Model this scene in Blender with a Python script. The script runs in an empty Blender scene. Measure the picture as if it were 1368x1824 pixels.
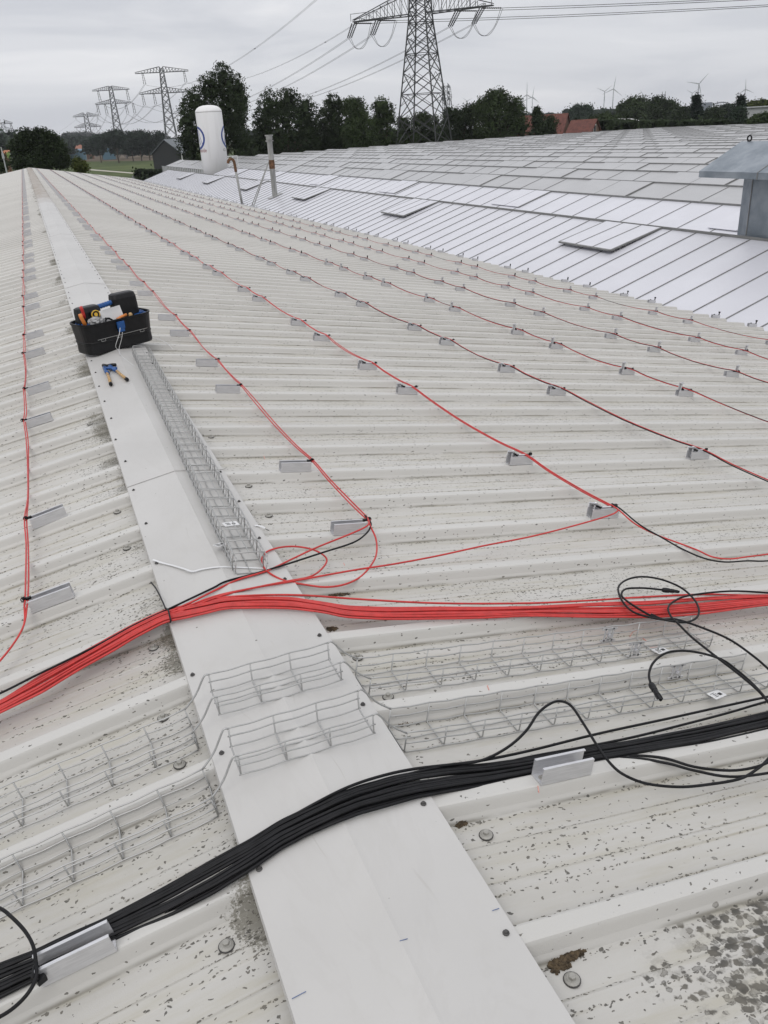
import bpy, bmesh, math, random
import numpy as np
from mathutils import Vector, Matrix, noise
random.seed(7)
S = bpy.context.scene
# ------------------------------------------------------------------ camera
F = 1460.37
CAM = np.array([-0.3113, 0, 1.199])
FW = np.array([0.32038532, 0.84883737, -0.42050964])
RT = np.array([0.92549053, -0.37516101, -0.05216789])
UP = np.array([0.20204088, 0.37246386, 0.90578704])
cd = bpy.data.cameras.new('camera'); cam = bpy.data.objects.new('camera', cd)
S.collection.objects.link(cam); S.camera = cam
cd.sensor_fit = 'HORIZONTAL'; cd.sensor_width = 36; cd.lens = 36 * F / 1368
cd.clip_start = 0.05; cd.clip_end = 12000
cam.matrix_world = Matrix(((RT[0], UP[0], -FW[0], CAM[0]), (RT[1], UP[1], -FW[1], CAM[1]), (RT[2], UP[2], -FW[2], CAM[2]), (0, 0, 0, 1)))
# ------------------------------------------------------------------ world, sun, exposure
SUN_EL, SUN_AZ = math.radians(52), math.radians(215)      # azimuth clockwise from +Y
w = bpy.data.worlds.new('World'); S.world = w; w.use_nodes = True
nt = w.node_tree; nt.nodes.clear()
def wn(t, **k):
    n = nt.nodes.new(t)
    for a, b in k.items(): setattr(n, a, b)
    return n
out = wn('ShaderNodeOutputWorld'); bg = wn('ShaderNodeBackground'); sky = wn('ShaderNodeTexSky')
sky.sky_type = 'NISHITA'; sky.sun_disc = False; sky.sun_elevation = SUN_EL; sky.sun_rotation = SUN_AZ
tc = wn('ShaderNodeTexCoord'); mp = wn('ShaderNodeMapping'); mp.inputs['Scale'].default_value = (1.3, 1.3, 9)
n1 = wn('ShaderNodeTexNoise'); n1.inputs['Scale'].default_value = 2.1; n1.inputs['Detail'].default_value = 5; n1.inputs['Roughness'].default_value = .5
n1.inputs['Distortion'].default_value = .5
cr = wn('ShaderNodeValToRGB'); cr.color_ramp.interpolation = 'EASE'
cr.color_ramp.elements[0].position = .33; cr.color_ramp.elements[0].color = (6.5, 6.65, 7.1, 1)
cr.color_ramp.elements[1].position = .68; cr.color_ramp.elements[1].color = (8.9, 8.9, 9.1, 1)
e = cr.color_ramp.elements.new(.5); e.color = (7.5, 7.6, 7.95, 1)
mx = wn('ShaderNodeMix', data_type='RGBA'); mx.inputs[0].default_value = .96
L = nt.links.new
L(tc.outputs['Generated'], mp.inputs[0]); L(mp.outputs[0], n1.inputs['Vector']); L(n1.outputs['Fac'], cr.inputs[0])
L(sky.outputs[0], mx.inputs[6]); L(cr.outputs[0], mx.inputs[7]); sx = wn('ShaderNodeSeparateXYZ'); mr = wn('ShaderNodeMapRange'); mr.inputs['From Min'].default_value = .22; mr.inputs['From Max'].default_value = .95; mr.inputs['To Min'].default_value = 1.; mr.inputs['To Max'].default_value = 1.45
vm = wn('ShaderNodeVectorMath', operation='SCALE')      # an overcast sky is brightest overhead
L(tc.outputs['Generated'], sx.inputs[0]); L(sx.outputs[2], mr.inputs[0]); L(mx.outputs[2], vm.inputs[0]); L(mr.outputs[0], vm.inputs['Scale']); L(vm.outputs[0], bg.inputs[0]); L(bg.outputs[0], out.inputs[0])
bg.inputs[1].default_value = .1
sd = bpy.data.lights.new('sun', 'SUN'); sun = bpy.data.objects.new('sun', sd); S.collection.objects.link(sun)
sd.energy = .9; sd.angle = math.radians(28); sd.color = (1, .965, .92)
sdir = Vector((math.sin(SUN_AZ) * math.cos(SUN_EL), math.cos(SUN_AZ) * math.cos(SUN_EL), math.sin(SUN_EL)))
sun.rotation_euler = sdir.to_track_quat('Z', 'Y').to_euler()
S.view_settings.view_transform = 'Standard'; S.view_settings.look = 'None'; S.view_settings.exposure = 0; S.view_settings.gamma = 1

# ------------------------------------------------------------------ geometry of the roof
SLOPE = math.tan(.1669)
P = 1 / 3                     # rib spacing
PHR, PHL = 1.153, 1.128       # position of rib number 0, right and left slope
RX = [-.50, .492, 1.575, 2.653, 3.728, 4.803, 5.882, 6.955, 8.02]   # bracket rows
YEND = 81.2; EAVE = 8.2; GZ = -6.4
PAN = -.038
def ray(x, y): return FW + RT * ((x - 684) / F) - UP * ((y - 912) / F)
def onroof(x, y, off=0.):
    """where the sight line of a measured point meets the roof's crown plane (or a plane off above it)"""
    d = ray(x, y)
    for s in (1, -1):
        k = (-(CAM[2] + s * CAM[0] * SLOPE) + off) / (d[2] + s * d[0] * SLOPE)
        p = CAM + d * k
        if p[0] * s >= -1e-6 and k > 0: return Vector(p)
def far(x, y, D):
    d = ray(x, y); return Vector(CAM + d * (D / math.hypot(d[0], d[1])))
def crown(x): return -abs(x) * SLOPE
# ------------------------------------------------------------------ mesh builder
class MB:
    def __init__(s): s.v = []; s.f = []; s.m = []
    def face(s, pts, m=0):
        n = len(s.v); s.v += [tuple(p) for p in pts]; s.f.append(list(range(n, n + len(pts)))); s.m.append(m)
    def box(s, c, d, rot=None, m=0):
        n = len(s.v)
        for i in range(8):
            p = Vector(((i & 1) - .5, ((i >> 1) & 1) - .5, ((i >> 2) & 1) - .5)); p = Vector((p.x * d[0], p.y * d[1], p.z * d[2]))
            if rot is not None: p = rot @ p
            s.v.append(tuple(p + Vector(c)))
        for f in ((0, 2, 3, 1), (4, 5, 7, 6), (0, 1, 5, 4), (2, 6, 7, 3), (0, 4, 6, 2), (1, 3, 7, 5)):
            s.f.append([n + a for a in f]); s.m.append(m)
    def bar(s, a, b, r, n=4, m=0, r2=None):
        s.tube([a, b], r, n, m, r2=r2)
    def tube(s, pts, r, n=8, m=0, r2=None, caps=True):
        pts = [Vector(p) for p in pts]; k = len(pts); base = len(s.v); up = None
        for i, p in enumerate(pts):
            t = (pts[min(i + 1, k - 1)] - pts[max(i - 1, 0)])
            if t.length < 1e-9: t = Vector((0, 0, 1))
            t.normalize()
            if up is None:
                up = Vector((0, 0, 1)) if abs(t.z) < .9 else Vector((1, 0, 0))
            up = (up - t * up.dot(t))
            if up.length < 1e-6: up = t.orthogonal()
            up.normalize(); sd_ = t.cross(up)
            rr = r if r2 is None else r + (r2 - r) * i / max(k - 1, 1)
            for j in range(n):
                a = 2 * math.pi * (j + .5) / n
                s.v.append(tuple(p + (up * math.cos(a) + sd_ * math.sin(a)) * rr))
        for i in range(k - 1):
            for j in range(n):
                a = base + i * n + j; b = base + i * n + (j + 1) % n
                s.f.append([a, b, b + n, a + n]); s.m.append(m)
        if caps:
            s.f.append([base + j for j in range(n)][::-1]); s.m.append(m)
            s.f.append([base + (k - 1) * n + j for j in range(n)]); s.m.append(m)
    def lathe(s, c, prof, n=24, m=0, axis=None):
        R = Matrix.Identity(3) if axis is None else Vector(axis).to_track_quat('Z', 'Y').to_matrix()
        base = len(s.v)
        for r, z in prof:
            for j in range(n):
                a = 2 * math.pi * j / n
                s.v.append(tuple(R @ Vector((r * math.cos(a), r * math.sin(a), z)) + Vector(c)))
        for i in range(len(prof) - 1):
            for j in range(n):
                a = base + i * n + j; b = base + i * n + (j + 1) % n
                s.f.append([a, b, b + n, a + n]); s.m.append(m)
        s.f.append([base + j for j in range(n)][::-1]); s.m.append(m)
        s.f.append([base + (len(prof) - 1) * n + j for j in range(n)]); s.m.append(m)
    def prism(s, poly, z0, z1, fr=lambda p: p, m=0):
        k = len(poly); n = len(s.v)
        for z in (z0, z1):
            for a, b in poly: s.v.append(tuple(fr(Vector((a, b, z)))))
        for i in range(k):
            j = (i + 1) % k; s.f.append([n + i, n + j, n + k + j, n + k + i]); s.m.append(m)
        s.f.append([n + i for i in range(k)][::-1]); s.m.append(m)
        s.f.append([n + k + i for i in range(k)]); s.m.append(m)
    def build(s, name, mats, parent=None, smooth=False):
        me = bpy.data.meshes.new(name); me.from_pydata(s.v, [], s.f)
        if not isinstance(mats, (list, tuple)): mats = [mats]
        for q in mats: me.materials.append(q)
        if len(mats) > 1: me.polygons.foreach_set('material_index', s.m)
        if smooth: me.polygons.foreach_set('use_smooth', [True] * len(me.polygons))
        me.update()
        o = bpy.data.objects.new(name, me); S.collection.objects.link(o)
        if parent is not None:
            o.parent = parent
            if not parent.get('_local'):
                pm = parent.location
                o.location = (-pm[0], -pm[1], -pm[2]) if parent.type == 'EMPTY' else (0, 0, 0)
        return o
def tag(o, label=None, cat=None, group=None, kind=None):
    if label: o['label'] = label
    if cat: o['category'] = cat
    if group: o['group'] = group
    if kind: o['kind'] = kind
    return o
def thing(name, label, cat, loc=(0, 0, 0), group=None, local=False, rot=None):
    """an Empty at the thing's base; parts are built in world coordinates unless local"""
    o = bpy.data.objects.new(name, None); S.collection.objects.link(o); o.location = loc; o.empty_display_size = .1
    if local: o['_local'] = 1
    if rot is not None: o.rotation_euler = rot
    return tag(o, label, cat, group)
def copy_tree(o, parent=None):
    c = o.copy(); S.collection.objects.link(c); c.parent = parent
    for ch in list(o.children): copy_tree(ch, c)
    return c
def smoothpath(pts, n=6):
    """Catmull-Rom through the points"""
    p = [Vector(q) for q in pts]; p = [p[0] * 2 - p[1]] + p + [p[-1] * 2 - p[-2]]; o = []
    for i in range(1, len(p) - 2):
        a, b, c, d = p[i - 1:i + 3]
        for j in range(n):
            t = j / n
            o.append(.5 * ((2 * b) + (c - a) * t + (2 * a - 5 * b + 4 * c - d) * t * t + (3 * b - a - 3 * c + d) * t ** 3))
    return o + [p[-2]]
ORD = 'first second third fourth fifth sixth seventh eighth ninth tenth eleventh twelfth thirteenth fourteenth fifteenth sixteenth seventeenth eighteenth nineteenth'.split()
def ordw(n):
    if n <= 19: return ORD[n - 1]
    t, u = divmod(n, 10)
    return ({2: 'twentieth', 3: 'thirtieth', 4: 'fortieth', 5: 'fiftieth', 6: 'sixtieth', 7: 'seventieth', 8: 'eightieth', 9: 'ninetieth'}[t] if u == 0 else
            {2: 'twenty', 3: 'thirty', 4: 'forty', 5: 'fifty', 6: 'sixty', 7: 'seventy', 8: 'eighty', 9: 'ninety'}[t] + '-' + ORD[u - 1])
# ------------------------------------------------------------------ materials
class NT:
    def __init__(s, name):
        s.mat = bpy.data.materials.new(name); s.mat.use_nodes = True; s.t = s.mat.node_tree
        s.b = s.t.nodes['Principled BSDF']; s.tc = s.t.nodes.new('ShaderNodeTexCoord')
    def n(s, t): return s.t.nodes.new(t)
    def l(s, a, b): s.t.links.new(a, b)
    def put(s, v, sock):
        if isinstance(v, (int, float, tuple)): sock.default_value = v
        else: s.l(v, sock)
    def m(s, op, a, b=0., c=0., clamp=False):
        q = s.n('ShaderNodeMath'); q.operation = op; q.use_clamp = clamp
        s.put(a, q.inputs[0]); s.put(b, q.inputs[1]); s.put(c, q.inputs[2]); return q.outputs[0]
    def xyz(s, v=None):
        q = s.n('ShaderNodeSeparateXYZ'); s.l(v or s.tc.outputs['Object'], q.inputs[0]); return q.outputs
    def vec(s, sc, v=None, loc=(0, 0, 0)):
        q = s.n('ShaderNodeMapping'); q.inputs['Scale'].default_value = sc; q.inputs['Location'].default_value = loc
        s.l(v or s.tc.outputs['Object'], q.inputs[0]); return q.outputs[0]
    def noise(s, scale, detail=4, vec=None, rough=.55, dist=0):
        q = s.n('ShaderNodeTexNoise'); q.inputs['Scale'].default_value = scale; q.inputs['Detail'].default_value = detail
        q.inputs['Roughness'].default_value = rough; q.inputs['Distortion'].default_value = dist
        s.l(vec or s.tc.outputs['Object'], q.inputs['Vector']); return q.outputs['Fac']
    def vor(s, scale, vec=None, rnd=1.):
        q = s.n('ShaderNodeTexVoronoi'); q.inputs['Scale'].default_value = scale; q.inputs['Randomness'].default_value = rnd
        s.l(vec or s.tc.outputs['Object'], q.inputs['Vector']); return q.outputs['Distance'], q.outputs['Color']
    def ss(s, v, a, b):          # smoothstep a..b
        q = s.n('ShaderNodeMapRange'); q.interpolation_type = 'SMOOTHSTEP'; s.put(v, q.inputs['Value'])
        q.inputs['From Min'].default_value = a; q.inputs['From Max'].default_value = b; return q.outputs[0]
    def mix(s, f, a, b):
        q = s.n('ShaderNodeMix'); q.data_type = 'RGBA'; s.put(f, q.inputs[0])
        for v, i in ((a, 6), (b, 7)):
            if isinstance(v, tuple): q.inputs[i].default_value = (*v, 1)
            else: s.l(v, q.inputs[i])
        return q.outputs[2]
    def col(s, v):
        if isinstance(v, tuple): s.b.inputs['Base Color'].default_value = (*v, 1)
        else: s.l(v, s.b.inputs['Base Color'])
    def pr(s, rough=.5, metal=0., spec=.5):
        s.put(rough, s.b.inputs['Roughness']); s.put(metal, s.b.inputs['Metallic']); s.put(spec, s.b.inputs['Specular IOR Level'])
    def bump(s, h, st=.3, d=.01):
        q = s.n('ShaderNodeBump'); q.inputs['Strength'].default_value = st; q.inputs['Distance'].default_value = d
        s.l(h, q.inputs['Height']); s.l(q.outputs[0], s.b.inputs['Normal'])
def plain(name, c, rough=.5, metal=0., var=.12, sc=6., spec=.5, sc2=(1, 1, 1)):
    t = NT(name); f = t.noise(sc, 5, t.vec(sc2))
    t.col(t.mix(t.ss(f, .3, .7), tuple(x * (1 - var) for x in c), tuple(min(x * (1 + var), 1) for x in c))); t.pr(rough, metal, spec); return t.mat

def roof_mat(name, side):
    t = NT(name); X, Y, Z = t.xyz()[:3]
    ph = PHR if side > 0 else PHL
    ax = t.m('ABSOLUTE', X)
    fr = t.m('FRACT', t.m('MULTIPLY', t.m('SUBTRACT', Y, ph), 3.))       # 0 = rib crown
    # soft lines where dirt gathers: foot of the near side of each rib, swage edges
    def line(c, wd): return t.m('SUBTRACT', 1., t.ss(t.m('ABSOLUTE', t.m('SUBTRACT', fr, c)), 0., wd))
    wob = t.noise(3, 3, t.vec((1, .4, 1)))
    lines = t.m('MAXIMUM', line(.872, .03), t.m('MAXIMUM', line(.14, .02), t.m('MAXIMUM', t.m('MAXIMUM', line(.325, .012), line(.415, .012)), t.m('MAXIMUM', line(.60, .012), line(.68, .012)))))
    foot = t.m('MULTIPLY', line(.884, .016), t.ss(t.noise(6, 5, t.vec((.6, 3, 1))), .38, .6))
    lap = t.m('SUBTRACT', 1., t.ss(t.m('ABSOLUTE', t.m('SUBTRACT', t.m('FRACT', t.m('SUBTRACT', Y, ph)), .0205)), .0, .0025))
    pan = t.m('MULTIPLY', t.ss(fr, .1, .14), t.m('SUBTRACT', 1., t.ss(fr, .86, .89)))
    patch = t.ss(t.noise(1.7, 4, t.vec((.5, 1.6, 1))), .42, .72)
    streak = t.noise(14, 6, t.vec((.1, 1.7, 1)), rough=.65)
    dist = t.ss(Y, 2., 30.)
    # cap-side grime
    capg = t.m('SUBTRACT', 1., t.ss(ax, .185, .42 if side < 0 else .26))
    capg = t.m('MULTIPLY', capg, t.ss(t.noise(2.3, 3, t.vec((1, 1, 1), loc=(3, 0, 0))), .42 if side < 0 else .6, .62 if side < 0 else .75))
    heavy = 0.
    if side > 0:      # thick lichen colony in the near right corner
        dx = t.m('MULTIPLY', t.m('SUBTRACT', X, .70), 2.3); dy = t.m('MULTIPLY', t.m('SUBTRACT', Y, .66), 4.2)
        dd = t.m('SQRT', t.m('ADD', t.m('MULTIPLY', dx, dx), t.m('MULTIPLY', dy, dy)))
        heavy = t.m('SUBTRACT', 1., t.ss(t.m('ADD', dd, t.m('MULTIPLY', t.m('SUBTRACT', t.noise(7, 3), .5), .9)), .3, .95))
    # spots
    dn = t.n('ShaderNodeTexNoise'); dn.inputs['Scale'].default_value = 70; dn.inputs['Detail'].default_value = 5; t.l(t.tc.outputs['Object'], dn.inputs['Vector'])
    dm_ = t.n('ShaderNodeVectorMath'); dm_.operation = 'MULTIPLY_ADD'; t.l(dn.outputs['Color'], dm_.inputs[0]); dm_.inputs[1].default_value = (.02, .02, 0); t.l(t.tc.outputs['Object'], dm_.inputs[2]); DV = dm_.outputs[0]
    d1, c1 = t.vor(210, t.vec((.5, 1, 1), DV)); r1 = t.xyz(c1)[0]
    dens1 = t.m('ADD', t.m('MULTIPLY', lines, .8), t.m('ADD', t.m('MULTIPLY', patch, .24), t.m('MULTIPLY', capg, .85)))
    dens1 = t.m('MULTIPLY', dens1, t.m('MAXIMUM', pan, .14)); dens1 = t.m('ADD', dens1, .04)
    sel1 = t.m('LESS_THAN', r1, dens1); sp1 = t.m('MULTIPLY', sel1, t.m('LESS_THAN', d1, t.m('MULTIPLY', t.m('ADD', t.xyz(c1)[1], .5), .36)))
    d2, c2 = t.vor(80, t.vec((.7, 1, 1), DV, loc=(.7, .3, 0))); r2 = t.xyz(c2)[0]
    hh = t.m('MULTIPLY', heavy, 1.6)
    dens2 = t.m('ADD', t.m('MULTIPLY', t.m('ADD', t.m('MULTIPLY', patch, .09), t.m('ADD', t.m('MULTIPLY', lines, .10), .012)), pan), t.m('MULTIPLY', hh, t.m('ADD', pan, .12)))
    nz = t.noise(140, 3)
    rad2 = t.m('MULTIPLY', t.m('ADD', t.m('MULTIPLY', t.xyz(c2)[1], .75), .3), t.m('ADD', .27, t.m('MULTIPLY', heavy, .42)))
    rad2 = t.m('ADD', rad2, t.m('MULTIPLY', t.m('SUBTRACT', nz, .5), .22))
    in2 = t.m('MULTIPLY', t.m('LESS_THAN', r2, dens2), t.m('SUBTRACT', 1., t.ss(t.m('SUBTRACT', d2, rad2), -.09, .06)))
    ring = t.m('ADD', .5, t.m('MULTIPLY', t.ss(t.m('SUBTRACT', rad2, d2), .13, .04), .4)); ring = t.m('MULTIPLY', ring, t.m('ADD', .6, t.m('MULTIPLY', t.noise(220, 4), .7)))
    sp2 = t.m('MULTIPLY', in2, ring)
    d3, c3 = t.vor(58, t.vec((.75, 1, 1), DV, loc=(.2, .9, 0))); r3 = t.xyz(c3)[0]
    rad3 = t.m('ADD', t.m('ADD', t.m('MULTIPLY', t.xyz(c3)[1], .16), t.m('MULTIPLY', heavy, .42)), t.m('MULTIPLY', t.m('SUBTRACT', nz, .5), .14))
    sp3 = t.m('MULTIPLY', t.m('MULTIPLY', t.m('LESS_THAN', r3, t.m('ADD', .05, t.m('MULTIPLY', heavy, 1.1))), pan), t.m('MULTIPLY', t.m('SUBTRACT', 1., t.ss(t.m('SUBTRACT', d3, rad3), -.08, .09)), .9))
    spots = t.m('MAXIMUM', t.m('MULTIPLY', sp1, .85), t.m('MAXIMUM', sp2, sp3))
    fade = t.m('SUBTRACT', 1., t.m('MULTIPLY', t.ss(Y, 5., 18.), .6))
    spots = t.m('MULTIPLY', spots, fade)
    # moss-green tint on lines, general soiling
    basec = t.mix(t.ss(t.noise(.55, 3, t.vec((.3, 1, 1))), .3, .7), (.462, .449, .420), (.522, .509, .480))
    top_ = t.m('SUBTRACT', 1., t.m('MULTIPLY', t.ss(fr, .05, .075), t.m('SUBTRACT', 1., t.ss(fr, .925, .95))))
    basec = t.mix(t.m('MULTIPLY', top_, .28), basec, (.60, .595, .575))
    mott = t.m('MULTIPLY', t.m('MULTIPLY', pan, t.ss(t.noise(5, 6, t.vec((.5, 2, 1)), rough=.65), .45, .7)), .25); basec = t.mix(mott, basec, (.36, .34, .29))
    soil = t.m('MULTIPLY', t.m('MULTIPLY', t.ss(streak, .42, .78), pan), .75)
    basec = t.mix(soil, basec, (.40, .375, .30))
    linec = t.m('MULTIPLY', t.m('MULTIPLY', lines, t.ss(wob, .35, .7)), .8)
    basec = t.mix(linec, basec, (.29, .265, .20))
    basec = t.mix(t.m('MULTIPLY', foot, .7), basec, (.13, .12, .09)); basec = t.mix(t.m('MULTIPLY', lap, .6), basec, (.2, .19, .17))
    lich = t.m('MULTIPLY', t.m('MULTIPLY', t.ss(t.noise(38, 7, t.vec((.6, 1, 1)), rough=.7), .5, .62), t.m('MAXIMUM', heavy, .0) if side > 0 else 0.), pan); basec = t.mix(t.m('MULTIPLY', lich, .6), basec, (.15, .14, .12))
    fine = t.noise(400, 2); basec = t.mix(t.m('MULTIPLY', t.ss(fine, .4, .8), .12), basec, (.42, .4, .36))
    gr = t.m('MULTIPLY', t.ss(t.m('MULTIPLY', capg, t.noise(170, 6, rough=.75)), .33, .42), .85); basec = t.mix(gr, basec, (.16, .15, .12))
    spc = t.mix(t.ss(t.noise(30, 4), .35, .65), (.045, .042, .036), (.115, .105, .085))
    t.col(t.mix(spots, basec, spc))
    t.pr(t.m('ADD', .38, t.m('MULTIPLY', spots, .4)), 0., .4)
    t.bump(t.m('ADD', t.m('MULTIPLY', spots, .35), t.m('ADD', t.m('MULTIPLY', t.noise(2.2, 2, t.vec((.5, 1.5, 1))), 3.6), t.m('MULTIPLY', fine, .06))), .5, .007)
    return t.mat
def cap_mat():
    t = NT('ridge_sheet'); X, Y, Z = t.xyz()[:3]
    b = t.mix(t.ss(t.noise(1.2, 4), .3, .7), (.475, .465, .447), (.525, .514, .496))
    b = t.mix(t.m('MULTIPLY', t.ss(t.noise(14, 5, t.vec((1, .35, 1))), .5, .8), .16), b, (.40, .38, .34))
    far_ = t.ss(t.m('ADD', Y, t.m('MULTIPLY', t.noise(.5, 2), 8.)), 27., 34.)
    b = t.mix(t.m('MULTIPLY', far_, t.m('ADD', .5, t.m('MULTIPLY', t.ss(t.noise(3, 4, t.vec((1, .3, 1))), .3, .7), .45))), b, (.24, .185, .125))
    wm = t.noise(2.6, 6, t.vec((1.3, .5, 1)), rough=.65, dist=.8); b = t.mix(t.m('MULTIPLY', t.ss(t.m('ABSOLUTE', t.m('SUBTRACT', wm, .52)), .03, .0), .06), b, (.34, .32, .29))
    b = t.mix(t.m('MULTIPLY', t.ss(wm, .5, .75), .16), b, (.40, .385, .36))
    d, c = t.vor(70); r = t.xyz(c)[0]
    edge = t.ss(t.m('ABSOLUTE', X), .1, .19); ns = t.ss(t.noise(5, 3), .45, .75)
    sel = t.m('LESS_THAN', r, t.m('ADD', .012, t.m('MULTIPLY', t.m('MULTIPLY', edge, ns), .14)))
    sp = t.m('MULTIPLY', sel, t.m('LESS_THAN', d, t.m('MULTIPLY', t.xyz(c)[1], .22)))
    b = t.mix(t.m('MULTIPLY', sp, .8), b, (.12, .11, .095))
    # scratches
    sc = t.n('ShaderNodeTexWave'); sc.inputs['Scale'].default_value = 1.3; sc.inputs['Distortion'].default_value = 14; sc.inputs['Detail'].default_value = 3
    t.l(t.vec((1.4, .8, 1)), sc.inputs['Vector'])
    scr = t.m('MULTIPLY', t.m('GREATER_THAN', sc.outputs['Fac'], .9985), t.ss(t.noise(6, 2), .55, .7)); b = t.mix(t.m('MULTIPLY', scr, .3), b, (.36, .34, .31))
    t.col(b); t.pr(.4, 0, .4); t.bump(t.m('ADD', t.noise(4.5, 3), t.m('MULTIPLY', t.noise(300, 2), .03)), .55, .006)
    return t.mat
M = {}
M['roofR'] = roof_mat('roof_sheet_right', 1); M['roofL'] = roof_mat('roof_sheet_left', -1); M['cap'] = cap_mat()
def alu(name, c, rough, metal=.85, sc=(1, 12, 12)):
    t = NT(name); f = t.noise(25, 4, t.vec(sc)); t.col(t.mix(t.ss(f, .3, .7), tuple(x * .86 for x in c), c)); t.pr(t.m('ADD', rough, t.m('MULTIPLY', f, .15)), metal); t.bump(f, .08, .002); return t.mat
M['alu'] = alu('brushed_aluminium', (.66, .66, .675), .3, .6)
M['galv'] = alu('galvanised_wire', (.46, .46, .45), .33, .6)
M['steel'] = alu('zinc_bolt', (.36, .35, .32), .5, .2)
M['red'] = plain('red_cable_sheath', (.50, .032, .028), .42, var=.12, sc=40)
M['blk'] = plain('black_cable_sheath', (.007, .007, .008), .5, var=.4, sc=40, spec=.25)
M['bplast'] = plain('black_plastic', (.008, .008, .009), .45, var=.3, sc=30, spec=.3)
M['blue'] = plain('blue_plastic', (.012, .075, .25), .4, var=.15, sc=30)
M['yellow'] = plain('yellow_plastic', (.62, .38, .03), .4, sc=30)
M['orange'] = plain('orange_plastic', (.62, .2, .04), .45, sc=30)
M['tan'] = plain('worn_tan_grip', (.42, .27, .12), .55, var=.35, sc=60)
M['white'] = plain('white_plastic', (.66, .66, .66), .5, var=.05)
M['screw'] = plain('dark_screw_head', (.05, .047, .045), .5, var=.4, sc=100)
M['mud'] = plain('dry_moss', (.07, .05, .028), .95, var=.6, sc=90)
M['print'] = plain('black_print', (.03, .03, .03), .6)
M['pen'] = plain('blue_pen_mark', (.07, .12, .26), .7)
M['chalk'] = plain('red_crayon_mark', (.62, .30, .25), .8)
M['clear'] = plain('clear_plastic_bag', (.3, .3, .3), .25, var=.3, sc=50)

# ------------------------------------------------------------------ the warehouse roof
wh = thing('warehouse', 'long warehouse with an off white ribbed metal roof and flat ridge cap', 'building', (0, 40, GZ))
def profile(ph, y0, y1):
    pts = []
    k0 = math.floor((y0 - ph) / P) - 1; k = k0
    prof = [(-.0385, PAN), (-.030, PAN + .012), (-.0215, -.007), (-.0185, -.0018), (-.014, 0), (.014, 0), (.0185, -.0018), (.0215, -.007), (.030, PAN + .012), (.0385, PAN),
            (.044, PAN - .001), (.105, PAN), (.112, PAN + .0028), (.132, PAN + .0028), (.139, PAN), (.195, PAN), (.202, PAN + .0028), (.222, PAN + .0028), (.229, PAN), (.289, PAN - .001)]
    while ph + k * P < y1 + P:
        for a, b in prof:
            y = ph + k * P + a
            if y0 <= y <= y1: pts.append((y, b))
        k += 1
    return pts
for s, nm, ph in ((1, 'roofR', PHR), (-1, 'roofL', PHL)):
    pr = profile(ph, -1.6, YEND); mb = MB(); xs = [.04, .6, 1.5, 3, 5, EAVE]
    for (y, z) in pr:
        for x in xs: mb.v.append((s * x, y, crown(x) + z))
    nx = len(xs)
    for i in range(len(pr) - 1):
        for j in range(nx - 1):
            a = i * nx + j; f = [a, a + 1, a + nx + 1, a + nx]
            mb.f.append(f if s > 0 else f[::-1]); mb.m.append(0)
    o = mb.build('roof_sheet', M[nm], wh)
    sol = o.modifiers.new('t', 'SOLIDIFY'); sol.thickness = .001; sol.offset = -1
    # lining below the sheet so that the eave reads as a thick panel
    mb = MB(); zz = crown(EAVE - .02) + PAN
    mb.face([(s * .02, -1.6, -.06), (s * .02, YEND - .02, -.06), (s * (EAVE - .03), YEND - .02, zz - .008), (s * (EAVE - .03), -1.6, zz - .008)][::s])
    mb.face([(s * (EAVE - .03), -1.6, zz - .008), (s * (EAVE - .03), YEND - .02, zz - .008), (s * (EAVE - .03), YEND - .02, zz - .09), (s * (EAVE - .03), -1.6, zz - .09)])
    mb.build('insulation_panel', M['white'], wh)
    # bolts with saddle washers
    roofo = o; tail = MB()
    def bolt(mb, c):
        mb.lathe(c, [(.0148, 0), (.0148, .0016)], 16, m=1)
        mb.lathe((c[0], c[1], c[2] + .0017), [(.0130, 0), (.0130, .0012), (.0095, .0036), (.009, .0043)], 16)
        mb.lathe((c[0], c[1], c[2] + .006), [(.0062, 0), (.0062, .0055), (.005, .0062)], 6)
    k = 0; bolts = []
    bolts += [(.25, .74), (.27, 1.07), (.26, 1.56), (.25, 1.75), (.27, 2.76), (.27, 3.08), (.25, 3.76)] if s > 0 else [(-.26, 1.04), (-.26, 1.54), (-.27, 1.73), (-.25, 2.05), (-.25, 2.73), (-.25, 3.07)]
    for n in range(8, 150):
        y = ph + n * P + .1665 * (1 if n % 2 else .62); x = s * (.27 if (n % 3) else .262)
        bolts.append((x + random.uniform(-.012, .012), y + random.uniform(-.03, .03)))
    for i, (x, y) in enumerate(bolts):
        if random.random() < .25 and i > 7: continue
        c = (x, y, crown(x) + PAN + .0015)
        if k < 60:
            mb = MB(); bolt(mb, c); mb.build('bolt', [M['steel'], M['screw']], roofo); k += 1
        else: bolt(tail, c)
    tag(tail.build('bolt', [M['steel'], M['screw']], roofo), kind='stuff')
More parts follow.
